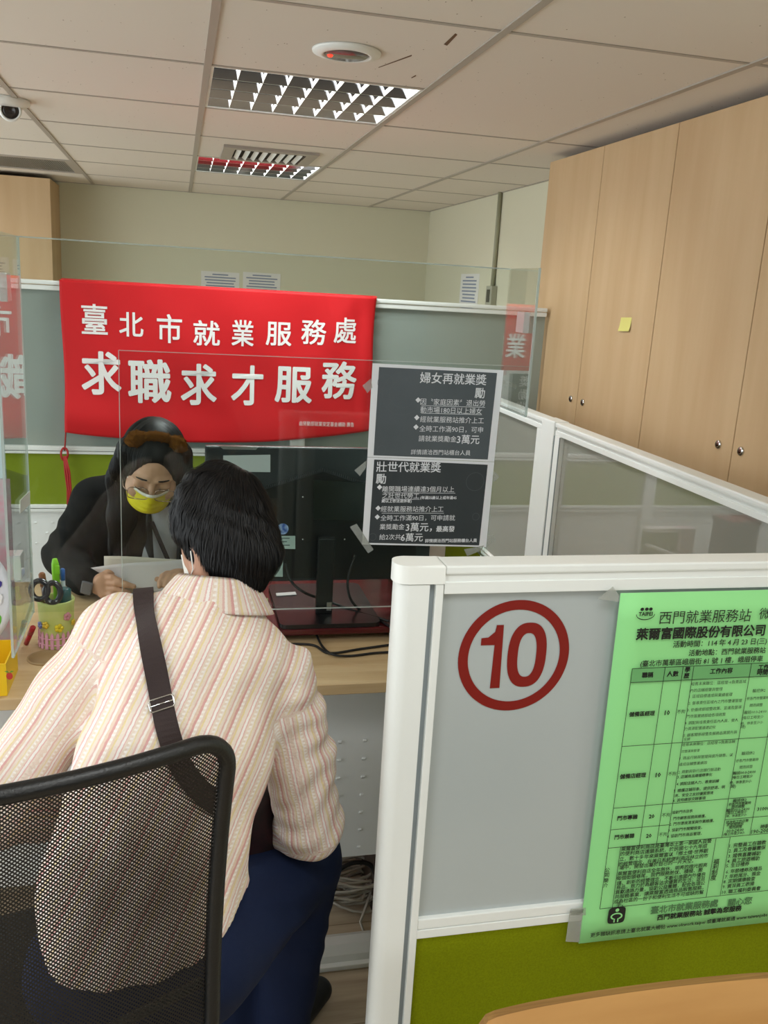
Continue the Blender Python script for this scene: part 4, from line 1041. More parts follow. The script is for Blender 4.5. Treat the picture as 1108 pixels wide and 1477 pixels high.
t = thing('card_sign', 'pale blue and pink card sign standing at left edge', 'sign', (-.5, 2.0, .74))
MB().span((-.62, 2.06, 1.145), (-.372, 2.064, 1.40)).build('upper_card', mat('card_blue', 'B4CBD0', .5), t); MB().span((-.62, 2.06, .742), (-.365, 2.064, 1.144)).build('lower_card', mat('card_pink', 'C79AA8', .5, hex2='B9B4B8', vscale=40), t)

# ------------------------------------------------------------------ under the counter
t = thing('cable_cover', 'long white rounded cable cover on floor under counter', 'cable cover', (.3, 1.8, 0))
prf = [(1.775, .001), (1.775, .012), (1.785, .024), (1.81, .034), (1.84, .034), (1.862, .022), (1.868, .001)]
MB().prism([(-1.0, y, z) for y, z in prf], (2.1, 0, 0)).build('cover', mat('cover_grey', 'CFD2CF', .25), t); MB().span((-1.0, 1.762, .0005), (1.1, 1.778, .013), .002).build('base_strip', M_white, t)
cc = az(512, 1285, .03); co = []
r_ = random.Random(5)
for k in range(15):
    R_ = .075 + .03 * r_.random(); ox, oy = r_.uniform(-.02, .02), r_.uniform(-.02, .02); zz = .006 + k * .0055; ph = r_.uniform(0, 6)
    for q in range(20):
        a_ = ph + 2 * math.pi * q / 20
        co.append((cc.x + ox + R_ * 1.05 * math.cos(a_), cc.y + .03 + oy + R_ * .8 * math.sin(a_), zz + .010 * math.sin(a_ * 2 + k) + .010))
co += [az(520, 1330, .006), az(527, 1352, .005), az(545, 1375, .04)]
tag(MB().tube(co, .0038, 7).build('coiled_cable', mat('cable_grey', 'A59E92', .5)), 'coil of pale grey cable on floor under the counter', 'cable')
cable([az(420, 1390, .042), az(452, 1352, .008), ay(470, 1305, 1.93), ay(476, 1275, 1.94), ay(492, 1253, 1.96), ay(515, 1244, 1.97), ay(537, 1251, 1.97), ay(546, 1290, 1.95), az(545, 1325, .008)], .006, 'power_cable', 'thick black cable looping over the pale cable coil', M_blackmat)

# wooden chair whose back shows at the lower right
t = thing('wooden_chair', 'plywood chair back at bottom right before near partition', 'chair', (.85, .85, 0))
PL, PR = az(692, 1472, .79), az(1108, 1417, .79)
dv = (PR - PL).normalized(); wv = .44; nv = Vector((dv.y, -dv.x, 0)).normalized()
if nv.y > 0: nv = -nv            # towards the viewer
def chair_board(off, top, bot, half=1.0, n=40):
    pts_t, pts_b = [], []
    for k in range(n + 1):
        u = k / n; e_ = min(u, 1 - u)
        d_ = -.018 * max(0, 1 - e_ / .045) ** 2.5 - .004 * max(0, 1 - e_ / .2) ** 2
        cur = nv * (-.010 * (1 - (2 * u - 1) ** 2))
        pts_t.append(PL + dv * (u * wv) + cur + Vector((0, 0, top - .79 + d_))); pts_b.append(PL + dv * (u * wv) + cur * .6 + Vector((0, 0, bot - .79 - d_)))
    return pts_t, pts_b
pt_, pb_ = chair_board(0, .792, .47)
bm_ = MB()
th_v = nv * .010
F0 = [bm_.bm.verts.new(q) for q in pt_]; F1_ = [bm_.bm.verts.new(q + nv * .02) for q in pb_]; G0 = [bm_.bm.verts.new(q - th_v) for q in pt_]; G1 = [bm_.bm.verts.new(q + nv * .02 - th_v) for q in pb_]
for k in range(len(F0) - 1):
    for a_, b_, mi in ((F0, F1_, 0), (G1, G0, 0), (G0, F0, 1), (F1_, G1, 1)):
        f_ = bm_.bm.faces.new((a_[k], a_[k + 1], b_[k + 1], b_[k])); f_.material_index = mi; f_.smooth = mi == 0
for k in (0, -1): bm_.bm.faces.new((F0[k], G0[k], G1[k], F1_[k])).material_index = 1
bm_.build('backrest', [M_ply, M_plyedge], t)
ce = PL + dv * wv / 2; sd = -nv
def cw(u, w_, z): return Vector((ce.x, ce.y, 0)) + dv * u + nv * w_ + Vector((0, 0, z))
MB().prism([cw(-.21, .05, .44), cw(.21, .05, .44), cw(.20, .44, .44), cw(-.20, .44, .44)], (0, 0, .014)).build('seat', M_ply, t)
for u, w0, w1 in ((-.19, .03, .0), (.19, .03, .0), (-.17, .40, .44), (.17, .40, .44)): MB().tube([cw(u, w0, .44), cw(u * 1.1, w1, .0)], .011, 10).build('leg', M_chrome, t)
for u in (-.16, .16): MB().tube([cw(u, .05, .44), cw(u, .025, .55), cw(u, .022, .66)], .010, 10).build('back_support', M_chrome, t)

# ------------------------------------------------------------------ mesh-backed office chair
ct, cd_ = Vector((math.cos(math.radians(17)), math.sin(math.radians(17)), 0)), Vector((-math.sin(math.radians(17)), math.cos(math.radians(17)), 0))
HW = .238; rb_ = Vector((.068, 1.10, 0)); cb_ = rb_ - ct * HW
t = thing('office_chair', 'black mesh backed office chair the striped shirt sitter uses', 'chair', (cb_.x + cd_.x * .25, cb_.y + cd_.y * .25, 0))
def cp_(s_, z, off=0): # on the curved back
    return cb_ + ct * s_ + cd_ * (off + .035 * ((s_ / HW) ** 2 - 1) + .03 * ((z - .75) / .3) ** 2 * -1 + .02) + Vector((0, 0, z))
ztop, zbot, cr_ = 1.008, .50, .055
ol = []
for (sx_, sz_, a0_) in ((1, 1, 0), (-1, 1, 90), (-1, -1, 180), (1, -1, 270)):
    cxx, czz = sx_ * (HW - cr_ - (.02 if sz_ < 0 else 0)), (ztop - cr_ if sz_ > 0 else zbot + cr_)
    for k in range(9):
        a_ = math.radians(a0_ + 90 * k / 8); ol.append((cxx + cr_ * math.cos(a_), czz + cr_ * math.sin(a_)))
dense = []
for k in range(len(ol)):
    a_, b_ = ol[k], ol[(k + 1) % len(ol)]; n_ = max(1, int(math.dist(a_, b_) / .025))
    dense += [(a_[0] + (b_[0] - a_[0]) * q / n_, a_[1] + (b_[1] - a_[1]) * q / n_) for q in range(n_)]
MB().tube([cp_(*q) for q in dense], .0122, 12, closed=True).build('back_frame', mat('chair_frame', '0D0F10', .38, bump=.3, bscale=300), t)
M_mesh = bpy.data.materials.new('chair_mesh'); M_mesh.use_nodes = True
nt = M_mesh.node_tree; b = nt.nodes['Principled BSDF']; out = nt.nodes['Material Output']
b.inputs['Base Color'].default_value = lin('0A0B0C'); b.inputs['Roughness'].default_value = .4
uvn = nt.nodes.new('ShaderNodeUVMap'); sp = nt.nodes.new('ShaderNodeSeparateXYZ'); nt.links.new(uvn.outputs[0], sp.inputs[0])
def mth(op, a, bq=None, c=None):
    n = nt.nodes.new('ShaderNodeMath'); n.operation = op
    for i, v in enumerate((a, bq, c)):
        if v is None: continue
        if isinstance(v, (int, float)): n.inputs[i].default_value = v
        else: nt.links.new(v, n.inputs[i])
    return n.outputs[0]
def near(c_): return mth('LESS_THAN', mth('ABSOLUTE', mth('SUBTRACT', mth('FRACT', c_), .5)), .255)
P1 = mth('ADD', sp.outputs[0], sp.outputs[1]); P2 = mth('SUBTRACT', sp.outputs[0], sp.outputs[1])
hole = mth('MULTIPLY', near(P1), near(P2))
trn = nt.nodes.new('ShaderNodeBsdfTransparent'); mxs = nt.nodes.new('ShaderNodeMixShader')
nt.links.new(hole, mxs.inputs[0]); nt.links.new(b.outputs[0], mxs.inputs[1]); nt.links.new(trn.outputs[0], mxs.inputs[2]); nt.links.new(mxs.outputs[0], out.inputs[0])
bm = bmesh.new(); uvl = bm.loops.layers.uv.new('UVMap')
NU, NV = 30, 34; gv = []
for i in range(NU + 1):
    row = []
    for j in range(NV + 1):
        z = zbot + (ztop - zbot) * j / NV; hw = HW - .002 - (.02 * (1 - j / NV) ** 2)
        dz = max(0, z - (ztop - cr_), (zbot + cr_) - z)
        if dz > 0: hw -= cr_ - math.sqrt(max(0, cr_ ** 2 - dz ** 2))
        s_ = -hw + 2 * hw * i / NU
        row.append((bm.verts.new(cp_(s_, z, .0)), s_, z))
    gv.append(row)
for i in range(NU):
    for j in range(NV):
        q = (gv[i][j], gv[i + 1][j], gv[i + 1][j + 1], gv[i][j + 1])
        f = bm.faces.new([x[0] for x in q]); f.smooth = True
        for lp_, x in zip(f.loops, q): lp_[uvl].uv = (x[1] / .0062, x[2] / .0062)
me = bpy.data.meshes.new('back_mesh'); bm.to_mesh(me); bm.free(); link('back_mesh', me, M_mesh, t)
MB().tube([cp_(-HW + .03, .572, .013), cp_(0, .588, .016), cp_(HW - .03, .604, .013)], .008, 10).build('lumbar_bar', mat('bar_grey', '2E3335', .4), t)
def cf(s_, w_, z): return cb_ + ct * s_ + cd_ * w_ + Vector((0, 0, z))
sb_ = MB(); rotc = Matrix((ct, cd_, Vector((0, 0, 1)))).transposed()
sb_.box(cf(0, .27, .425), (.47, .46, .055), rotc, .022, 4); sb_.build('seat', mat('seat_fabric', '111416', .85, bump=.4, bscale=300), t, smooth=True)
MB().tube([cf(0, .02, .53), cf(0, -.012, .44), cf(0, .08, .385), cf(0, .2, .385)], .018, 10).build('back_support', M_black, t)
MB().tube([cf(0, .27, .40), cf(0, .27, .10)], .025, 14).build('gas_column', M_black, t)
for k in range(5):
    a_ = math.radians(20 + 72 * k); e_ = cf(0, .27, 0) + Vector((.28 * math.cos(a_), .28 * math.sin(a_), 0))
    MB().tube([cf(0, .27, .11), e_ + Vector((0, 0, .075))], [.022, .014], 10).build('base_spoke', M_black, t)
    MB().lathe(e_ + Vector((0, 0, .026)), [(.026, -.02), (.026, .02)], 20, Matrix.Rotation(a_, 3, 'Z') @ Matrix.Rotation(math.pi / 2, 3, 'X')).build('caster', M_black, t)

# ------------------------------------------------------------------ people
M_skin = mat('skin', 'C79C80', .5, 0, .4); M_skin2 = mat('skin_hand', 'B98C74', .5, 0, .4)
M_hair = mat('black_hair', '040406', .48, 0, .3); M_hair2 = mat('dark_brown_hair', '150E0B', .5, 0, .3)
def strands(name, VF, m, parent, flow, n, ln, r, lift=.004, seed=1, keep=None, segs=6, jitter=.18):
    "many thin tapered locks laid along a hair surface, one mesh"
    V, F = VF; bvh = BVHTree.FromPolygons([Vector(v) for v in V], F.tolist())
    g = np.random.default_rng(seed); vs = []; fs = []
    cand = g.permutation(len(V)); cnt = 0
    for i in cand:
        p = Vector(V[i])
        if keep is not None and not keep(p): continue
        L = ln * g.uniform(.6, 1.3) / segs; rr = r * g.uniform(.6, 1.4); lf = lift * g.uniform(.2, 1.3); jit = Vector(g.normal(0, jitter, 3))
        path = []; q = p.copy()
        for k in range(segs + 1):
            loc, no, idx_, d_ = bvh.find_nearest(q)
            if loc is None: break
            path.append((loc + no * (.0006 + lf * (k / segs) ** 2), no))
            fl = Vector(flow(loc)) + jit; fl = (fl - no * fl.dot(no))
            if fl.length < 1e-6: break
            q = loc + fl.normalized() * L
        if len(path) < 4: continue
        base = len(vs); m_ = len(path)
        for k, (c_, no) in enumerate(path):
            tdir = (path[min(k + 1, m_ - 1)][0] - path[max(k - 1, 0)][0])
            sd_ = tdir.cross(no); sd_ = sd_.normalized() if sd_.length > 1e-9 else Vector((1, 0, 0))
            w_ = rr * math.sin(math.pi * (.12 + .86 * k / (m_ - 1))) 
            vs += [c_ - sd_ * w_, c_ + no * w_ * .8, c_ + sd_ * w_]
        for k in range(m_ - 1):
            a_ = base + 3 * k; fs += [(a_, a_ + 1, a_ + 4, a_ + 3), (a_ + 1, a_ + 2, a_ + 5, a_ + 4)]
        cnt += 1
        if cnt >= n: break
    me = bpy.data.meshes.new(name); me.from_pydata([tuple(v) for v in vs], [], fs); me.update()
    return link(name, me, m, parent, True)

# ---- clerk behind the counter, looking down at a paper
r0, u0 = np.array((1., 0, 0)), nrm((0, -.48, .877)); s_ = .13
cr3 = nrm(r0 * math.sqrt(1 - s_ * s_) - u0 * s_); cu3 = nrm(u0 * math.sqrt(1 - s_ * s_) + r0 * s_); cf3 = np.cross(cu3, cr3); cf3 = cf3 if cf3[1] < 0 else -cf3
RC = np.stack([cr3, cu3, cf3]); HC = np.array(ay(219, 703, 2.30)) - cf3 * .086
def hl_(r_, u_, f_): return HC + cr3 * r_ + cu3 * u_ + cf3 * f_
hd = SDF()
hd.ell(hl_(0, .018, -.012), (.071, .086, .094), RC, .02).ell(hl_(0, -.045, .022), (.056, .066, .062), RC, .03).ell(hl_(0, -.085, .045), (.028, .026, .03), RC, .03)
for s_ in (-1, 1):
    hd.ell(hl_(s_ * .038, -.03, .055), (.026, .024, .024), RC, .02)
    hd.ell(hl_(s_ * .033, .000, .095), (.020, .011, .014), RC, .012, sub=True)
    hd.ell(hl_(s_ * .033, -.001, .072), (.015, .012, .012), RC, .004)
    hd.cone(hl_(s_ * .014, .020, .083), hl_(s_ * .048, .019, .070), .006, .005, .012)
hd.cone(hl_(0, .010, .084), hl_(0, -.030, .104), .006, .0105, .010)
for s_ in (-1, 1): hd.ell(hl_(s_ * .010, -.033, .094), (.008, .007, .010), RC, .006)
hd.cone(hl_(0, -.06, -.03), (-.068, 2.55, .98), .046, .056, .03)
headVF = hd.mesh(.0045)
cb3 = SDF()
cb3.chain([(-.068, 2.55, .99), (-.068, 2.60, .93), (-.068, 2.70, .75), (-.068, 2.78, .50)], [.09, .12, .125, .14], .04, ((0, 1, 0), .62))
cb3.cone((-.215, 2.60, .985), (.085, 2.60, .985), .045, .045, .04)
WR = np.array(ay(131, 842, 2.385))
cb3.chain([(-.225, 2.60, .975), (-.318, 2.59, .80), WR], [.046, .040, .026], .02); cb3.chain([(.09, 2.60, .975), (.165, 2.56, .84), (.04, 2.44, .825)], [.046, .040, .027], .02)
for sx_, kx in ((-.15, -.12), (.02, .08)): cb3.chain([(sx_, 2.80, .50), (kx, 2.72, .48), (kx, 2.70, .06)], [.08, .07, .05], .03)
h1 = SDF()
def A3(x, y, Y): return np.array(ay(x, y, Y))
h1.cone(WR, A3(148, 843, 2.37), .023, .026, .01, ((0, .8, -.6), .6)).cone(A3(146, 836, 2.365), A3(150, 856, 2.355), .017, .015, .012)
hand(h1, [A3(142, 844, 2.372), A3(149, 845, 2.365), (0, .9, .3)],
     [[A3(150, 833, 2.362), A3(162, 833, 2.345), A3(172, 838, 2.338), A3(180, 843, 2.336)],
      [A3(151, 841, 2.358), A3(167, 841, 2.338), A3(181, 843, 2.332), A3(193, 846, 2.332)],
      [A3(151, 849, 2.355), A3(166, 850, 2.338), A3(177, 853, 2.333), A3(186, 855, 2.335)],
      [A3(149, 856, 2.352), A3(160, 858, 2.338), A3(168, 860, 2.335), A3(174, 861, 2.336)]],
     [A3(146, 834, 2.372), A3(156, 826, 2.378), A3(168, 826, 2.382)])
h2 = SDF()
hand(h2, [(.04, 2.44, .825), (.0, 2.385, .815), (0, 0, 1)],
     [[(-.025 + .02 * k, 2.375, .815), (-.04 + .018 * k, 2.345, .815), (-.046 + .016 * k, 2.325, .805), (-.048 + .015 * k, 2.315, .797)] for k in range(4)],
     [(.0, 2.41, .82), (-.04, 2.39, .81), (-.055, 2.365, .80)])
clerk = sdf_obj('person', [headVF, cb3.mesh(.009), h1.mesh(.0028), h2.mesh(.004)], M_skin)
tag(clerk, 'seated clerk in black jacket, yellow mask and glasses reading a paper', 'person')
# jacket
def crease(a, f):
    def d(G):
        return (a * np.sin(f * G[..., 2] + .6 * f * G[..., 0] + 2 * np.sin(.4 * f * G[..., 1] + .35 * f * G[..., 2])) * (.6 + .4 * np.sin(17 * G[..., 0] + 13 * G[..., 1]))).astype(np.float32)
    return d
jk = SDF()
jk.chain([(-.068, 2.57, 1.0), (-.068, 2.61, .93), (-.068, 2.71, .75), (-.068, 2.79, .52)], [.10, .15, .155, .165], .04, ((0, 1, 0), .64))
jk.cone((-.225, 2.60, .97), (.095, 2.60, .97), .062, .062, .04)
jk.chain([(-.235, 2.60, .955), (-.318, 2.59, .803), tuple(WR + np.array((-.012, .012, .004)))], [.066, .058, .043], .025)
jk.chain([(.10, 2.60, .955), (.168, 2.565, .845), (.06, 2.455, .828)], [.066, .056, .042], .025)
jk.cone((-.20, 2.64, .90), (-.22, 2.72, .60), .075, .085, .04)
jk.ell((-.035, 2.46, .93), (.036, .10, .13), None, .015, sub=True)
jk.ell((-.06, 2.50, 1.06), (.062, .09, .07), None, .01, sub=True)
jk.cut((0, 0, .745), (0, 0, -1)) if False else None
sdf_obj('jacket', jk.mesh(.006, crease(.0035, 75)), mat('black_jacket', '0B0D0D', .8, 0, .2, .4, 500), clerk)
bl = SDF().ell((-.045, 2.575, .90), (.08, .09, .15), None, .02).ell((-.06, 2.555, 1.0), (.062, .055, .04), None, .02)
sdf_obj('blouse', bl.mesh(.005, crease(.002, 120)), mat('white_blouse', 'C9CBCF', .7), clerk)
for s_ in (-1, 1):   # lapels
    MB().grid(lambda u, v: Vector((-.035 + s_ * (.030 + .03 * u * (1 - abs(2 * v - .9)) + .012 * v), 2.462 + .05 * v - .006 * math.sin(3.1 * u), .80 + .20 * v)), 5, 10).build('lapel', mat('black_lapel', '0D0F0F', .7), clerk, recalc=False, solid=.003)
MB().grid(lambda u, v: A3(215 + 24 * v + 7 * u, 752 + 56 * v, 2.458), 2, 8).build('lanyard', mat('lanyard_dark', '1D1418', .6), clerk, recalc=False, solid=.002)
# hair
hr = SDF()
hr.ell(hl_(0, .024, -.022), (.085, .095, .103), RC, .02)
hr.ell(hl_(0, -.046, .085), (.062, .112, .078), RC, .012, sub=True)
hr.ell(hl_(0, -.02, .12), (.056, .07, .06), RC, .012, sub=True)
for s_ in (-1, 1): hr.chain([hl_(s_ * .068, .06, .01), hl_(s_ * .083, -.01, .012), hl_(s_ * .082, -.07, -.01)], [.028, .022, .026], .02)
hr.chain([hl_(-.082, -.06, -.01), A3(176, 745, 2.41), A3(170, 795, 2.43)], [.028, .034, .026], .025, ((0, 1, 0), .7))
hr.chain([hl_(.082, -.06, -.01), (.06, 2.43, .96), (.075, 2.45, .86)], [.026, .03, .024], .025)
hr.chain([hl_(0, -.01, -.07), (-.07, 2.54, 1.03), (-.07, 2.70, .92)], [.065, .075, .06], .03)
hVF = hr.mesh(.0055, crease(.0006, 260))
hair = sdf_obj('hair', hVF, M_hair, clerk)
CR = Vector(hl_(0, .13, .0))
def cflow(p):
    d = p - CR
    down = Vector((0, .0, -1)); k = min(1, d.length / .12)
    lat = Vector(cr3) * (1 if (p - Vector(HC)).dot(Vector(cr3)) > 0 else -1)
    return lat * (1 - k) * 1.2 + Vector(cf3) * .5 * (1 - k) + down * (.4 + k)
strands('hair_strand', hVF, M_hair, hair, cflow, 3000, .10, .0009, .0012, 4, jitter=.07)
lk = SDF().chain([A3(196, 742, 2.44), A3(190, 772, 2.43), A3(184, 806, 2.425)], [.022, .034, .036], .02, ((0, 1, 0), .5)).chain([A3(200, 728, 2.40), A3(196, 745, 2.44)], [.012, .02], .02)
lVF = lk.mesh(.005, crease(.0015, 220)); lo_ = sdf_obj('front_hair', lVF, M_hair2, clerk)
strands('hair_strand', lVF, mat('brown_strand', '241912', .4), lo_, lambda p: (-.15 + .2 * math.sin(90 * p.x), 0, -1), 600, .10, .0009, .0015, 9, jitter=.08)
# fluffy headband with two knots
bp_ = []; br_ = []
for k in range(41):
    th_ = math.radians(-84 + 168 * k / 40); x = math.degrees(th_)
    p_ = hl_(.086 * math.sin(th_), .024 + .095 * math.cos(th_) - .004, .008 + .010 * math.cos(th_))
    bp_.append(p_); kn = math.exp(-((x + 36) / 9) ** 2) + math.exp(-((x - 38) / 9) ** 2)
    br_.append(.0105 + .010 * kn - .004 * (math.exp(-((x + 22) / 5) ** 2) + math.exp(-((x - 24) / 5) ** 2)))
hb = SDF().chain(bp_, br_, .006)
bVF = hb.mesh(.0032, lambda G: (.0022 * np.sin(900 * G[..., 0]) * np.sin(870 * G[..., 1] + 1) * np.sin(930 * G[..., 2])).astype(np.float32))
M_band = mat('brown_plush', '6A4218', .95, 0, .05, .8, 900)
hbo = sdf_obj('headband', bVF, M_band, clerk)
strands('plush_pile', bVF, M_band, hbo, lambda p: (math.sin(400 * p.x), math.cos(500 * p.y), math.sin(450 * p.z)), 1500, .008, .0007, .004, 5, segs=3)
# brows, lashes, glasses, mask
def arc(pts, r_, name, m, n=6):
    return MB().tube([Vector(p) for p in pts], r_, n).build(name, m, clerk)
for s_ in (-1, 1):
    arc([hl_(s_ * (.014 + .036 * q),   .0235 - .004 * q * q, .0885 - .022 * q * q) for q in np.linspace(0, 1, 7)], [.0018, .0024, .0026, .0024, .002, .0014, .0008], 'eyebrow', M_hair)
    arc([hl_(s_ * (.020 + .027 * q), -.007 - .003 * math.sin(3.1 * q), .0855 - .008 * (2 * q - .6) ** 2) for q in np.linspace(0, 1, 8)], .0011, 'eyelash', M_hair)
M_frame = mat('glasses_metal', 'A58F84', .2, .9); gls = bpy.data.objects.new('glasses', None)
g_ = MB()
def rr_(cx2, w_, h_, e=.5, n=28): return [hl_(cx2 + w_ * math.copysign(abs(math.cos(a)) ** e, math.cos(a)), -.004 + h_ * math.copysign(abs(math.sin(a)) ** e, math.sin(a)), .112 - .25 * abs(cx2 + w_ * math.cos(a)) ** 1.0 * .25) for a in np.linspace(0, 2 * math.pi, n + 1)[:-1]]
for s_ in (-1, 1):
    g_.tube([Vector(p) for p in rr_(s_ * .034, .026, .019)], .0011, 6, closed=True)
    g_.tube([Vector(hl_(s_ * .060, -.002, .108)), Vector(hl_(s_ * .071, -.001, .09)), Vector(hl_(s_ * .076, .004, .03))], .0013, 6)
g_.tube([Vector(hl_(-.009, -.006, .111)), Vector(hl_(0, -.003, .113)), Vector(hl_(.009, -.006, .111))], .0012, 6)
gl_o = g_.build('glasses', M_frame, clerk)
lz = MB()
for s_ in (-1, 1): lz.poly([Vector(p) for p in rr_(s_ * .034, .0255, .0185)])
lz.build('lens', clear('lens_glass', 'F0F2F2', .06), gl_o)
M_ym = mat('mask_yellow', 'D8CE2A', .75, 0, .1); M_wm = mat('mask_white', 'E3E2DC', .75)
def mk_(u, v, o_=0):
    a_ = (2 * u - 1) * 1.28; n_ = math.exp(-(a_ / .3) ** 2)
    return hl_((.070 - .010 * v) * math.sin(a_), -.016 - .078 * v + .014 * n_ * (1 - v) + .010 * (1 - math.cos(a_)) * (1 - 2 * v), -.020 + (.118 - .012 * v + .004 * math.sin(v * 3.1) + .0015 * math.sin(v * 25)) * math.cos(a_) ** .9 + .019 * n_ * max(0, 1 - v) ** .6 + o_)
MB().grid(lambda u, v: mk_(u, v), 30, 16).build('face_mask', M_ym, clerk, recalc=False, solid=.0012)
MB().grid(lambda u, v: mk_(u, v * .085 - .03, .0012), 30, 3).build('mask_edge', M_wm, clerk, recalc=False, solid=.0012)
# watch
wc = WR + np.array((-.010, -.018, .002))
wt_ = MB().tube([Vector(WR + np.array((.0 + .0, .027 * math.cos(a), .029 * math.sin(a)))) + Vector((-.012, 0, 0)) for a in np.linspace(0, 6.283, 25)[:-1]], .004, 8, closed=True).build('watch_strap', mat('watch_band', '17191C', .5), clerk)
MB().box(A3(125, 848, 2.352), (.030, .009, .036), Matrix.Rotation(math.radians(-18), 3, 'Z') @ Matrix.Rotation(math.radians(12), 3, 'Y'), .004, 3).build('watch', mat('watch_grey', '6E737B', .25, .5), clerk)
# papers in the clerk's hands
M_sheet = mat('paper_sheet', 'DAD6DA', .7); 
def sheet(name, label, TL, TR, BR, BL, bulge, m, grp=None):
    TL, TR, BR, BL = (Vector(q) for q in (TL, TR, BR, BL))
    o = MB().grid(lambda u, v: (BL.lerp(BR, u)).lerp(TL.lerp(TR, u), v) + Vector((0, -bulge * math.sin(math.pi * u) + bulge * .5 * math.sin(math.pi * v), bulge * .4 * math.sin(6 * u))), 14, 8).build(name, m, None, recalc=False, solid=.0004)
    return tag(o, label, 'paper', grp)
sheet('paper_sheet', 'white paper held up in clerk right hand, front sheet', ay(131, 819, 2.375), ay(296, 800, 2.385), ay(300, 862, 2.345), ay(176, 848, 2.362), .010, M_sheet)
sheet('paper_sheet', 'white paper behind the held sheet, its corner peeking above', ay(150, 802, 2.402), ay(292, 806, 2.405), ay(292, 862, 2.375), ay(150, 842, 2.390), .006, mat('paper_warm', 'D8D0C2', .7))
sheet('paper_sheet', 'bluish printed paper lying on desk below clerk fingers', az(196, 852, .7415), az(285, 850, .7415), az(285, 868, .7415), az(166, 870, .7415), .0, mat('paper_blue', 'B4BECF', .7))

# ---- visitor in the striped shirt, seen from behind
pf = nrm((-.58, .74, -.34)); pr_ = nrm(np.cross(pf, (0.05, 0, 1))); pu = np.cross(pr_, pf); RP = np.stack([pr_, pu, pf])
HP = np.array(ay(322, 765, 1.50))
def hp_(r_, u_, f_): return HP + pr_ * r_ + pu * u_ + pf * f_
NB = np.array((.060, 1.435, 1.065))
SL, SR = np.array((-.100, 1.43, 1.020)), np.array((.168, 1.40, .945))
EL, ER = np.array((-.285, 1.36, .76)), np.array((.237, 1.43, .635))
WL, WRr = np.array((-.13, 1.55, .62)), np.array((.182, 1.555, .572))
HI = np.array((-.055, 1.21, .545))
KR, KL = np.array((.243, 1.53, .475)), np.array((.04, 1.66, .475))
AR, AL = np.array((.222, 1.565, .095)), np.array((.135, 1.60, .095))
bd = SDF()
bd.ell(hp_(0, .015, 0), (.070, .090, .084), RP, .02).ell(hp_(0, -.05, .03), (.054, .062, .060), RP, .03).ell(hp_(0, -.035, .098), (.011, .012, .014), RP, .012)
for s_ in (-1, 1):
    bd.ell(hp_(s_ * .074, -.040, -.008), (.010, .028, .018), RP, .008)
    bd.ell(hp_(s_ * .080, -.038, -.004), (.006, .016, .009), RP, .004, sub=True)
bd.cone(hp_(0, -.05, -.02), NB, .048, .052, .03)
pbVF = bd.mesh(.0045)
b2 = SDF()
b2.chain([NB, (.03, 1.38, .97), (.0, 1.32, .85), (-.04, 1.25, .70), HI], [.05, .11, .12, .105, .10], .04, ((-.25, .92, .3), .62))
b2.cone(SL, SR, .042, .042, .04); b2.chain([SL, EL, WL], [.044, .038, .026], .02); b2.chain([SR, ER, WRr], [.044, .038, .026], .02)
b2.chain([HI + (.08, .02, -.01), KR, AR], [.075, .052, .036], .03); b2.chain([HI + (-.08, .03, -.01), KL, AL], [.075, .052, .036], .03)
ph = SDF(); px_ = WRr
hand(ph, [px_, px_ + np.array((-.02, .055, -.012)), (.1, .3, .9)],
     [[px_ + np.array((-.045 + .019 * k, .075, -.012)), px_ + np.array((-.055 + .02 * k, .105, -.020)), px_ + np.array((-.055 + .02 * k, .118, -.042)), px_ + np.array((-.05 + .019 * k, .112, -.06))] for k in range(4)],
     [px_ + np.array((-.035, .03, -.008)), px_ + np.array((-.062, .05, -.012)), px_ + np.array((-.075, .075, -.02))])
ph2 = SDF(); px_ = WL
hand(ph2, [px_, px_ + np.array((.03, .045, -.012)), (.1, .3, .9)],
     [[px_ + np.array((.025 + .019 * k, .08, -.012)), px_ + np.array((.03 + .02 * k, .108, -.020)), px_ + np.array((.03 + .02 * k, .118, -.042)), px_ + np.array((.03 + .019 * k, .112, -.06))] for k in range(4)],
     [px_ + np.array((.04, .03, -.008)), px_ + np.array((.07, .045, -.012)), px_ + np.array((.085, .07, -.02))])
vis = sdf_obj('person', [pbVF, b2.mesh(.009), ph.mesh(.003), ph2.mesh(.004)], M_skin2)
tag(vis, 'black haired visitor in striped shirt sitting on mesh chair, back turned', 'person')
# shirt with its stripe coordinates
sh = SDF(); fl_ = ((-.25, .92, .3), .66)
sh.chain([(.045, 1.41, 1.02), (.03, 1.375, .95), (-.008, 1.31, .83), (-.05, 1.25, .70), (-.062, 1.215, .56)], [.095, .150, .152, .146, .158], .04, fl_)
sh.cone(SL + (0, 0, -.006), SR + (0, 0, -.006), .058, .058, .04); sh.cone(SL + (.03, 0, .02), NB + (0, 0, -.02), .045, .05, .04); sh.cone(SR + (-.03, 0, .02), NB + (0, 0, -.02), .045, .05, .04)
sh.cone((.045, 1.27, .72), (.085, 1.285, .58), .045, .042, .04)
sh.cut((0, 1.15, .600), (0, -.2, -1)).cut((.05, 1.2, .612), (.35, 0, -1)).cut((-.13, 1.2, .60), (-.5, 0, -1))
sh.chain([SL, EL, WL], [.064, .062, .046], .02); sh.chain([SR, (SR + ER) / 2 + (.006, 0, 0), ER, WRr + (0, -.012, .002)], [.066, .062, .060, .046], .016)
spine = nrm(NB - HI); lat = nrm((SR - SL) - spine * float((SR - SL) @ spine)); fwd = np.cross(lat, spine)
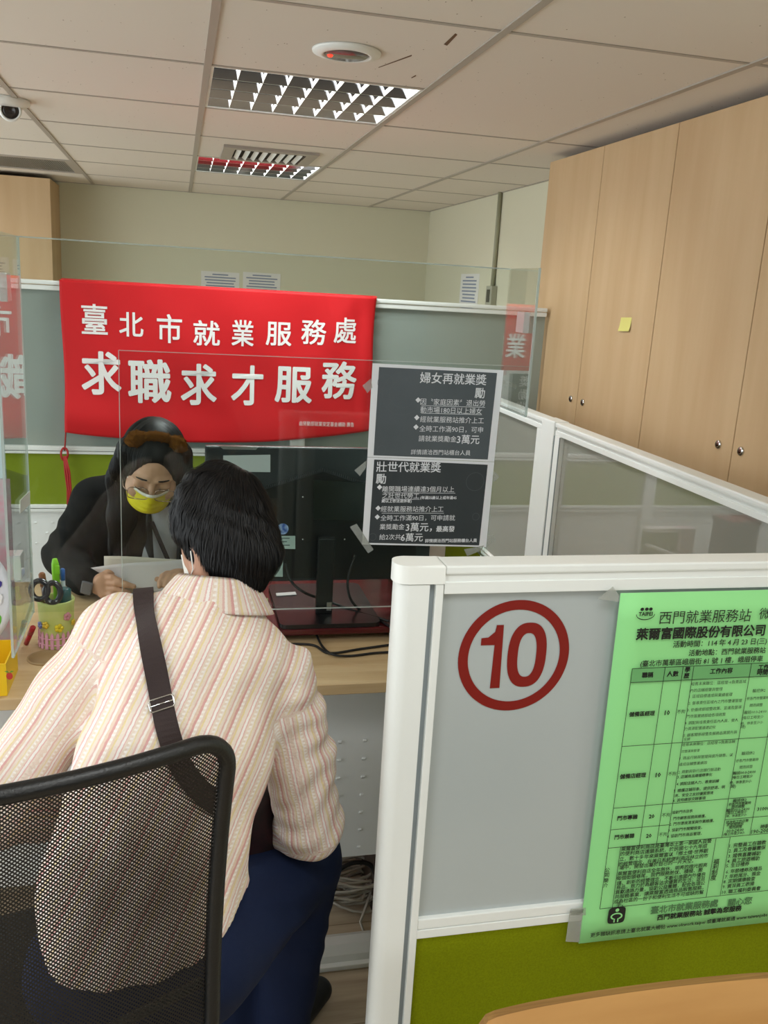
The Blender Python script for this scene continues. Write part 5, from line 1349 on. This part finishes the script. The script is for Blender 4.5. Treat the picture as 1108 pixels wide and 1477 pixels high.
def shirt_attr(V):
    al = (V - HI) @ spine; s_ = (V - HI) @ lat - .26 * al
    for A_, B_, W_ in ((SR, ER, WRr), (SL, EL, WL)):
        for a_, b_, hi_ in ((A_, B_, 1), (B_, W_, 0)):
            ax2 = nrm(b_ - a_); t_ = (V - a_) @ ax2; q = V - a_ - t_[:, None] * ax2; dd = np.linalg.norm(q, axis=1)
            e1 = nrm(np.cross(ax2, (0, 1, .01))); e2 = np.cross(ax2, e1)
            ang = np.arctan2(q @ e1, -(q @ e2) * (1 if A_ is SR else 1))
            L_ = np.linalg.norm(b_ - a_)
            lo_t = .035 if hi_ else -.0
            m_ = (t_ > lo_t) & (dd < .088) & (t_ < L_ + .09)
            if hi_: m_ &= t_ < L_ + .02
            s_ = np.where(m_, ang * .066 + .011, s_); al = np.where(m_, t_, al)
    return {'stripe': s_, 'along': al}
def sdisp(G):
    x, y, z = G[..., 0], G[..., 1], G[..., 2]
    return (.0032 * np.sin(46 * z + 28 * x + 2.2 * np.sin(21 * x - 9 * z + 8 * y)) * (.5 + .5 * np.sin(15 * x + 11 * z)) + .0022 * np.sin(105 * z - 60 * x + 1.8 * np.sin(33 * x + 20 * z)) * np.clip((x - .13) * 12, 0, 1) + .0018 * np.sin(85 * x - 40 * z)).astype(np.float32)
shVF = sh.mesh(.0055, sdisp)
M_shirt = bpy.data.materials.new('striped_shirt'); M_shirt.use_nodes = True
nt = M_shirt.node_tree; b = nt.nodes['Principled BSDF']; b.inputs['Roughness'].default_value = .85; b.inputs['Specular IOR Level'].default_value = .15
def attr(n_): q = nt.nodes.new('ShaderNodeAttribute'); q.attribute_name = n_; return q.outputs['Fac']
sa, al_ = attr('stripe'), attr('along')
wob = nt.nodes.new('ShaderNodeTexNoise'); wob.inputs['Scale'].default_value = 60
u_ = mth('ADD', mth('MULTIPLY', sa, 1 / .054), mth('MULTIPLY', mth('SUBTRACT', wob.outputs[0], .5), .05))
fr_ = mth('FRACT', mth('ADD', u_, 20.0))
cr = nt.nodes.new('ShaderNodeValToRGB'); cr.color_ramp.interpolation = 'CONSTANT'; el = cr.color_ramp.elements
stops = [(0, 'E4CDBC'), (.08, 'DAA8A4'), (.15, 'EFE3DA'), (.24, 'E4CFBE'), (.30, 'E6D3A4'), (.35, 'ECDFD3'), (.46, 'E2BAB5'), (.50, 'F4F0EC'), (.57, 'E2BAB5'), (.60, 'E8D7C9'), (.70, 'EDE2D8'), (.76, 'E6D6AE'), (.80, 'EADBCE'), (.88, 'E0BBB4'), (.93, 'F2EBE4')]
el[0].position = 0; el[0].color = lin(stops[0][1]); el[1].position = stops[1][0]; el[1].color = lin(stops[1][1])
for p_, c_ in stops[2:]: e_ = el.new(p_); e_.color = lin(c_)
nt.links.new(fr_, cr.inputs[0])
dots = mth('SINE', mth('MULTIPLY', al_, 2 * math.pi / .0065)); dsel = mth('MULTIPLY', mth('GREATER_THAN', mth('SINE', mth('MULTIPLY', mth('SUBTRACT', sa, .0038), 2 * math.pi / .027)), .86), mth('GREATER_THAN', dots, .1))
mx_ = nt.nodes.new('ShaderNodeMix'); mx_.data_type = 'RGBA'; mx_.inputs['B'].default_value = lin('FBF8F4')
nt.links.new(mth('MULTIPLY', dsel, .7), mx_.inputs['Factor']); nt.links.new(cr.outputs[0], mx_.inputs['A']); nt.links.new(mx_.outputs['Result'], b.inputs['Base Color'])
pk = nt.nodes.new('ShaderNodeTexNoise'); pk.inputs['Scale'].default_value = 140; pk.inputs['Detail'].default_value = 3
bmpn = nt.nodes.new('ShaderNodeBump'); bmpn.inputs['Strength'].default_value = .55; bmpn.inputs['Distance'].default_value = .003
nt.links.new(mth('ADD', pk.outputs[0], mth('MULTIPLY', dsel, .5)), bmpn.inputs['Height']); nt.links.new(bmpn.outputs[0], b.inputs['Normal'])
shirt = sdf_obj('shirt', shVF, M_shirt, vis, shirt_attr)
# collar
cn = nrm((.10, .30, .95)); ce1 = nrm(np.cross((0, 1, 0), cn)); ce2 = np.cross(cn, ce1)
def coll(u, v):
    a_ = -math.pi / 2 + (2 * u - 1) * 2.75
    rr = .062 + .003 * math.sin(v * math.pi) if v < .35 else .062 + .040 * ((v - .35) / .65)
    hh = .012 + .035 * (v / .35) if v < .35 else .047 - .056 * ((v - .35) / .65) ** 1.15
    return NB + np.array((0, -.002, .004)) + (ce1 * math.cos(a_) * 1.0 + ce2 * math.sin(a_)) * (rr + .004 * math.sin(3 * a_)) + cn * hh
bmc = MB().grid(lambda u, v: coll(u, v), 48, 14); me = None
co_ = bmc.build('collar', M_shirt, shirt, recalc=False, solid=.002)
for nm_, fn_ in (('stripe', lambda v: math.atan2((Vector(v) - Vector(NB)).dot(Vector(ce2)), (Vector(v) - Vector(NB)).dot(Vector(ce1))) * .075), ('along', lambda v: v[2])):
    at_ = co_.data.attributes.new(nm_, 'FLOAT', 'POINT')
    at_.data.foreach_set('value', [fn_(v.co) for v in co_.data.vertices])
# trousers, shoes
tr_ = SDF()
tr_.ell(HI + (.0, .015, .0), (.148, .12, .10), None, .03)
tr_.chain([HI + (.085, .02, -.01), KR + (0, 0, .006), AR + (0, -.004, -.02)], [.098, .074, .056], .03); tr_.chain([HI + (-.085, .03, -.01), KL, AL + (0, 0, -.02)], [.096, .072, .054], .03)
tr_.cut((0, 0, .07), (0, 0, -1))
sdf_obj('trousers', tr_.mesh(.007, crease(.0032, 70)), mat('navy_denim', '131F3C', .8, 0, .2, .35, 700), vis)
for A_, dx in ((AR, np.array((.09, .11, 0))), (AL, np.array((.03, .14, 0)))):
    so = SDF().cone(A_ + (0, 0, -.045), A_ + dx + (0, 0, -.062), .042, .034, .02, ((0, 0, 1), .8)).cone(A_ + (0, -.03, -.05), A_ + (0, 0, -.01), .036, .034, .02).cut((0, 0, .002), (0, 0, -1))
    sdf_obj('shoe', so.mesh(.005), mat('black_shoe', '0E1016', .6), vis)
# hair
ph_ = SDF()
ph_.ell(hp_(0, .012, -.004), (.081, .107, .091), RP, .02).ell(hp_(-.012, -.035, -.038), (.062, .080, .060), RP, .03)
ph_.cone(hp_(.01, -.05, -.055), np.array(ay(328, 860, 1.445)), .042, .018, .03)
ph_.ell(hp_(-.05, -.085, .075), (.075, .075, .085), RP, .015, sub=True); ph_.ell(hp_(.05, -.095, .085), (.07, .07, .08), RP, .015, sub=True)
pVF = ph_.mesh(.005, crease(.0028, 120))
vh = sdf_obj('hair', pVF, M_hair, vis)
CW = Vector(hp_(.035, .095, -.035))
def pflow(p):
    d = p - CW; return d.normalized() * 1.0 + Vector((0, 0, -.55)) + Vector((0, 0, -.8)) * min(1, d.length / .15)
strands('hair_strand', pVF, M_hair, vh, pflow, 3600, .06, .0012, .006, 11)
# mask ear loop
lp_ = [hp_(-.080, -.012, .004), hp_(-.088, -.025, -.016), hp_(-.088, -.055, -.014), hp_(-.080, -.07, .01), hp_(-.064, -.075, .05)]
MB().tube([Vector(q) for q in lp_[1:]], .0011, 6).build('mask_loop', M_wm, vis)
mm = MB().grid(lambda u, v: hp_(.062 * math.sin((2 * u - 1) * 1.2), -.028 - .07 * v, -.012 + .115 * math.cos((2 * u - 1) * 1.2)), 20, 6).build('face_mask', M_wm, vis, recalc=False, solid=.001)
# shoulder bag with its strap over the back
bvh_s = BVHTree.FromPolygons([Vector(v) for v in shVF[0]], shVF[1].tolist())
def on_shirt(px2, py2, off=.004):
    d_ = (at(px2, py2, 'y', 1.5) - CAMP).normalized(); h_ = bvh_s.ray_cast(CAMP, d_)
    return (h_[0] + h_[1] * off, h_[1]) if h_[0] is not None else (None, None)
bag = thing('shoulder_bag', 'dark maroon shoulder bag on visitor lap, brown strap across back', 'bag', (.13, 1.46, .5))
bgs = SDF()
BC = np.array(ay(362, 1198, 1.47))
bgs.cone(BC + (-.028, 0, .055), BC + (.028, .02, .055), .036, .036, .02, ((0, 1, 0), .8)).cone(BC + (-.034, 0, -.05), BC + (.034, .02, -.05), .042, .042, .03, ((0, 1, 0), .8)).cone(BC + (0, 0, .05), BC + (0, 0, -.05), .05, .055, .02, ((0, 1, 0), .7))
sdf_obj('body', bgs.mesh(.005), mat('maroon_bag', '2A080F', .6, hex2='14060A', vscale=60), bag)
raw = [(207, 862), (211, 885), (216, 915), (222, 950), (228, 980), (235, 1015), (240, 1045), (247, 1075), (260, 1105), (282, 1135), (308, 1158), (330, 1170)]
sp_ = []
for i_ in range(len(raw) - 1):
    for q in range(4):
        f_ = q / 4; x, y = raw[i_][0] + (raw[i_ + 1][0] - raw[i_][0]) * f_, raw[i_][1] + (raw[i_ + 1][1] - raw[i_][1]) * f_
        p_, n_ = on_shirt(x, y)
        if p_ is not None: sp_.append((p_, n_))
if sp_:
    # over the shoulder and down the front
    p_, n_ = sp_[0]
    sp_ = [(p_ + Vector((-.002, .11, -.05)), Vector((0, 1, .3))), (p_ + Vector((-.002, .075, .002)), Vector((0, .7, .7))), (p_ + Vector((-.001, .035, .012)), Vector((0, .1, 1)))] + sp_
    sp_ += [(Vector(BC + (-.02, -.04, .06)), Vector((0, -1, .2)))]
    for _ in range(3):
        sp_ = [sp_[0]] + [((sp_[k - 1][0] + sp_[k][0] * 2 + sp_[k + 1][0]) / 4, (sp_[k - 1][1] + sp_[k][1] * 2 + sp_[k + 1][1]).normalized()) for k in range(1, len(sp_) - 1)] + [sp_[-1]]
    bms = bmesh.new(); prev = None
    for k, (p_, n_) in enumerate(sp_):
        td = (sp_[min(k + 1, len(sp_) - 1)][0] - sp_[max(k - 1, 0)][0]).normalized(); sd_ = td.cross(n_).normalized()
        cur = [bms.verts.new(p_ - sd_ * .0165), bms.verts.new(p_ + sd_ * .0165), bms.verts.new(p_ + sd_ * .0165 + n_ * .002), bms.verts.new(p_ - sd_ * .0165 + n_ * .002)]
        if prev:
            for a_ in range(4): bms.faces.new((prev[a_], prev[(a_ + 1) % 4], cur[(a_ + 1) % 4], cur[a_]))
        prev = cur
    bmesh.ops.recalc_face_normals(bms, faces=bms.faces[:])
    me = bpy.data.meshes.new('strap'); bms.to_mesh(me); bms.free(); link('strap', me, mat('strap_brown', '2B1B1A', .7, bump=.4, bscale=600), bag)
    p_, n_ = on_shirt(235, 1016, .007); td = (on_shirt(238, 1030)[0] - on_shirt(231, 1000)[0]).normalized(); sd_ = td.cross(n_).normalized()
    bk2 = MB(); lpq = []
    for (a_, c_) in ((1, 1), (-1, 1), (-1, -1), (1, -1)):
        lpq += [p_ + sd_ * .0185 * a_ + td * .009 * c_ + sd_ * (-.0 if True else 0), ]
    bk2.tube([lpq[0].lerp(lpq[1], f_) for f_ in (.08, .5, .92)] + [lpq[1].lerp(lpq[2], f_) for f_ in (.15, .85)] + [lpq[2].lerp(lpq[3], f_) for f_ in (.08, .5, .92)] + [lpq[3].lerp(lpq[0], f_) for f_ in (.15, .85)], .0015, 8, closed=True)
    bk2.tube([p_ - sd_ * .0185, p_ + sd_ * .0185], .0013, 8)
    bk2.build('buckle', M_chrome, bag)
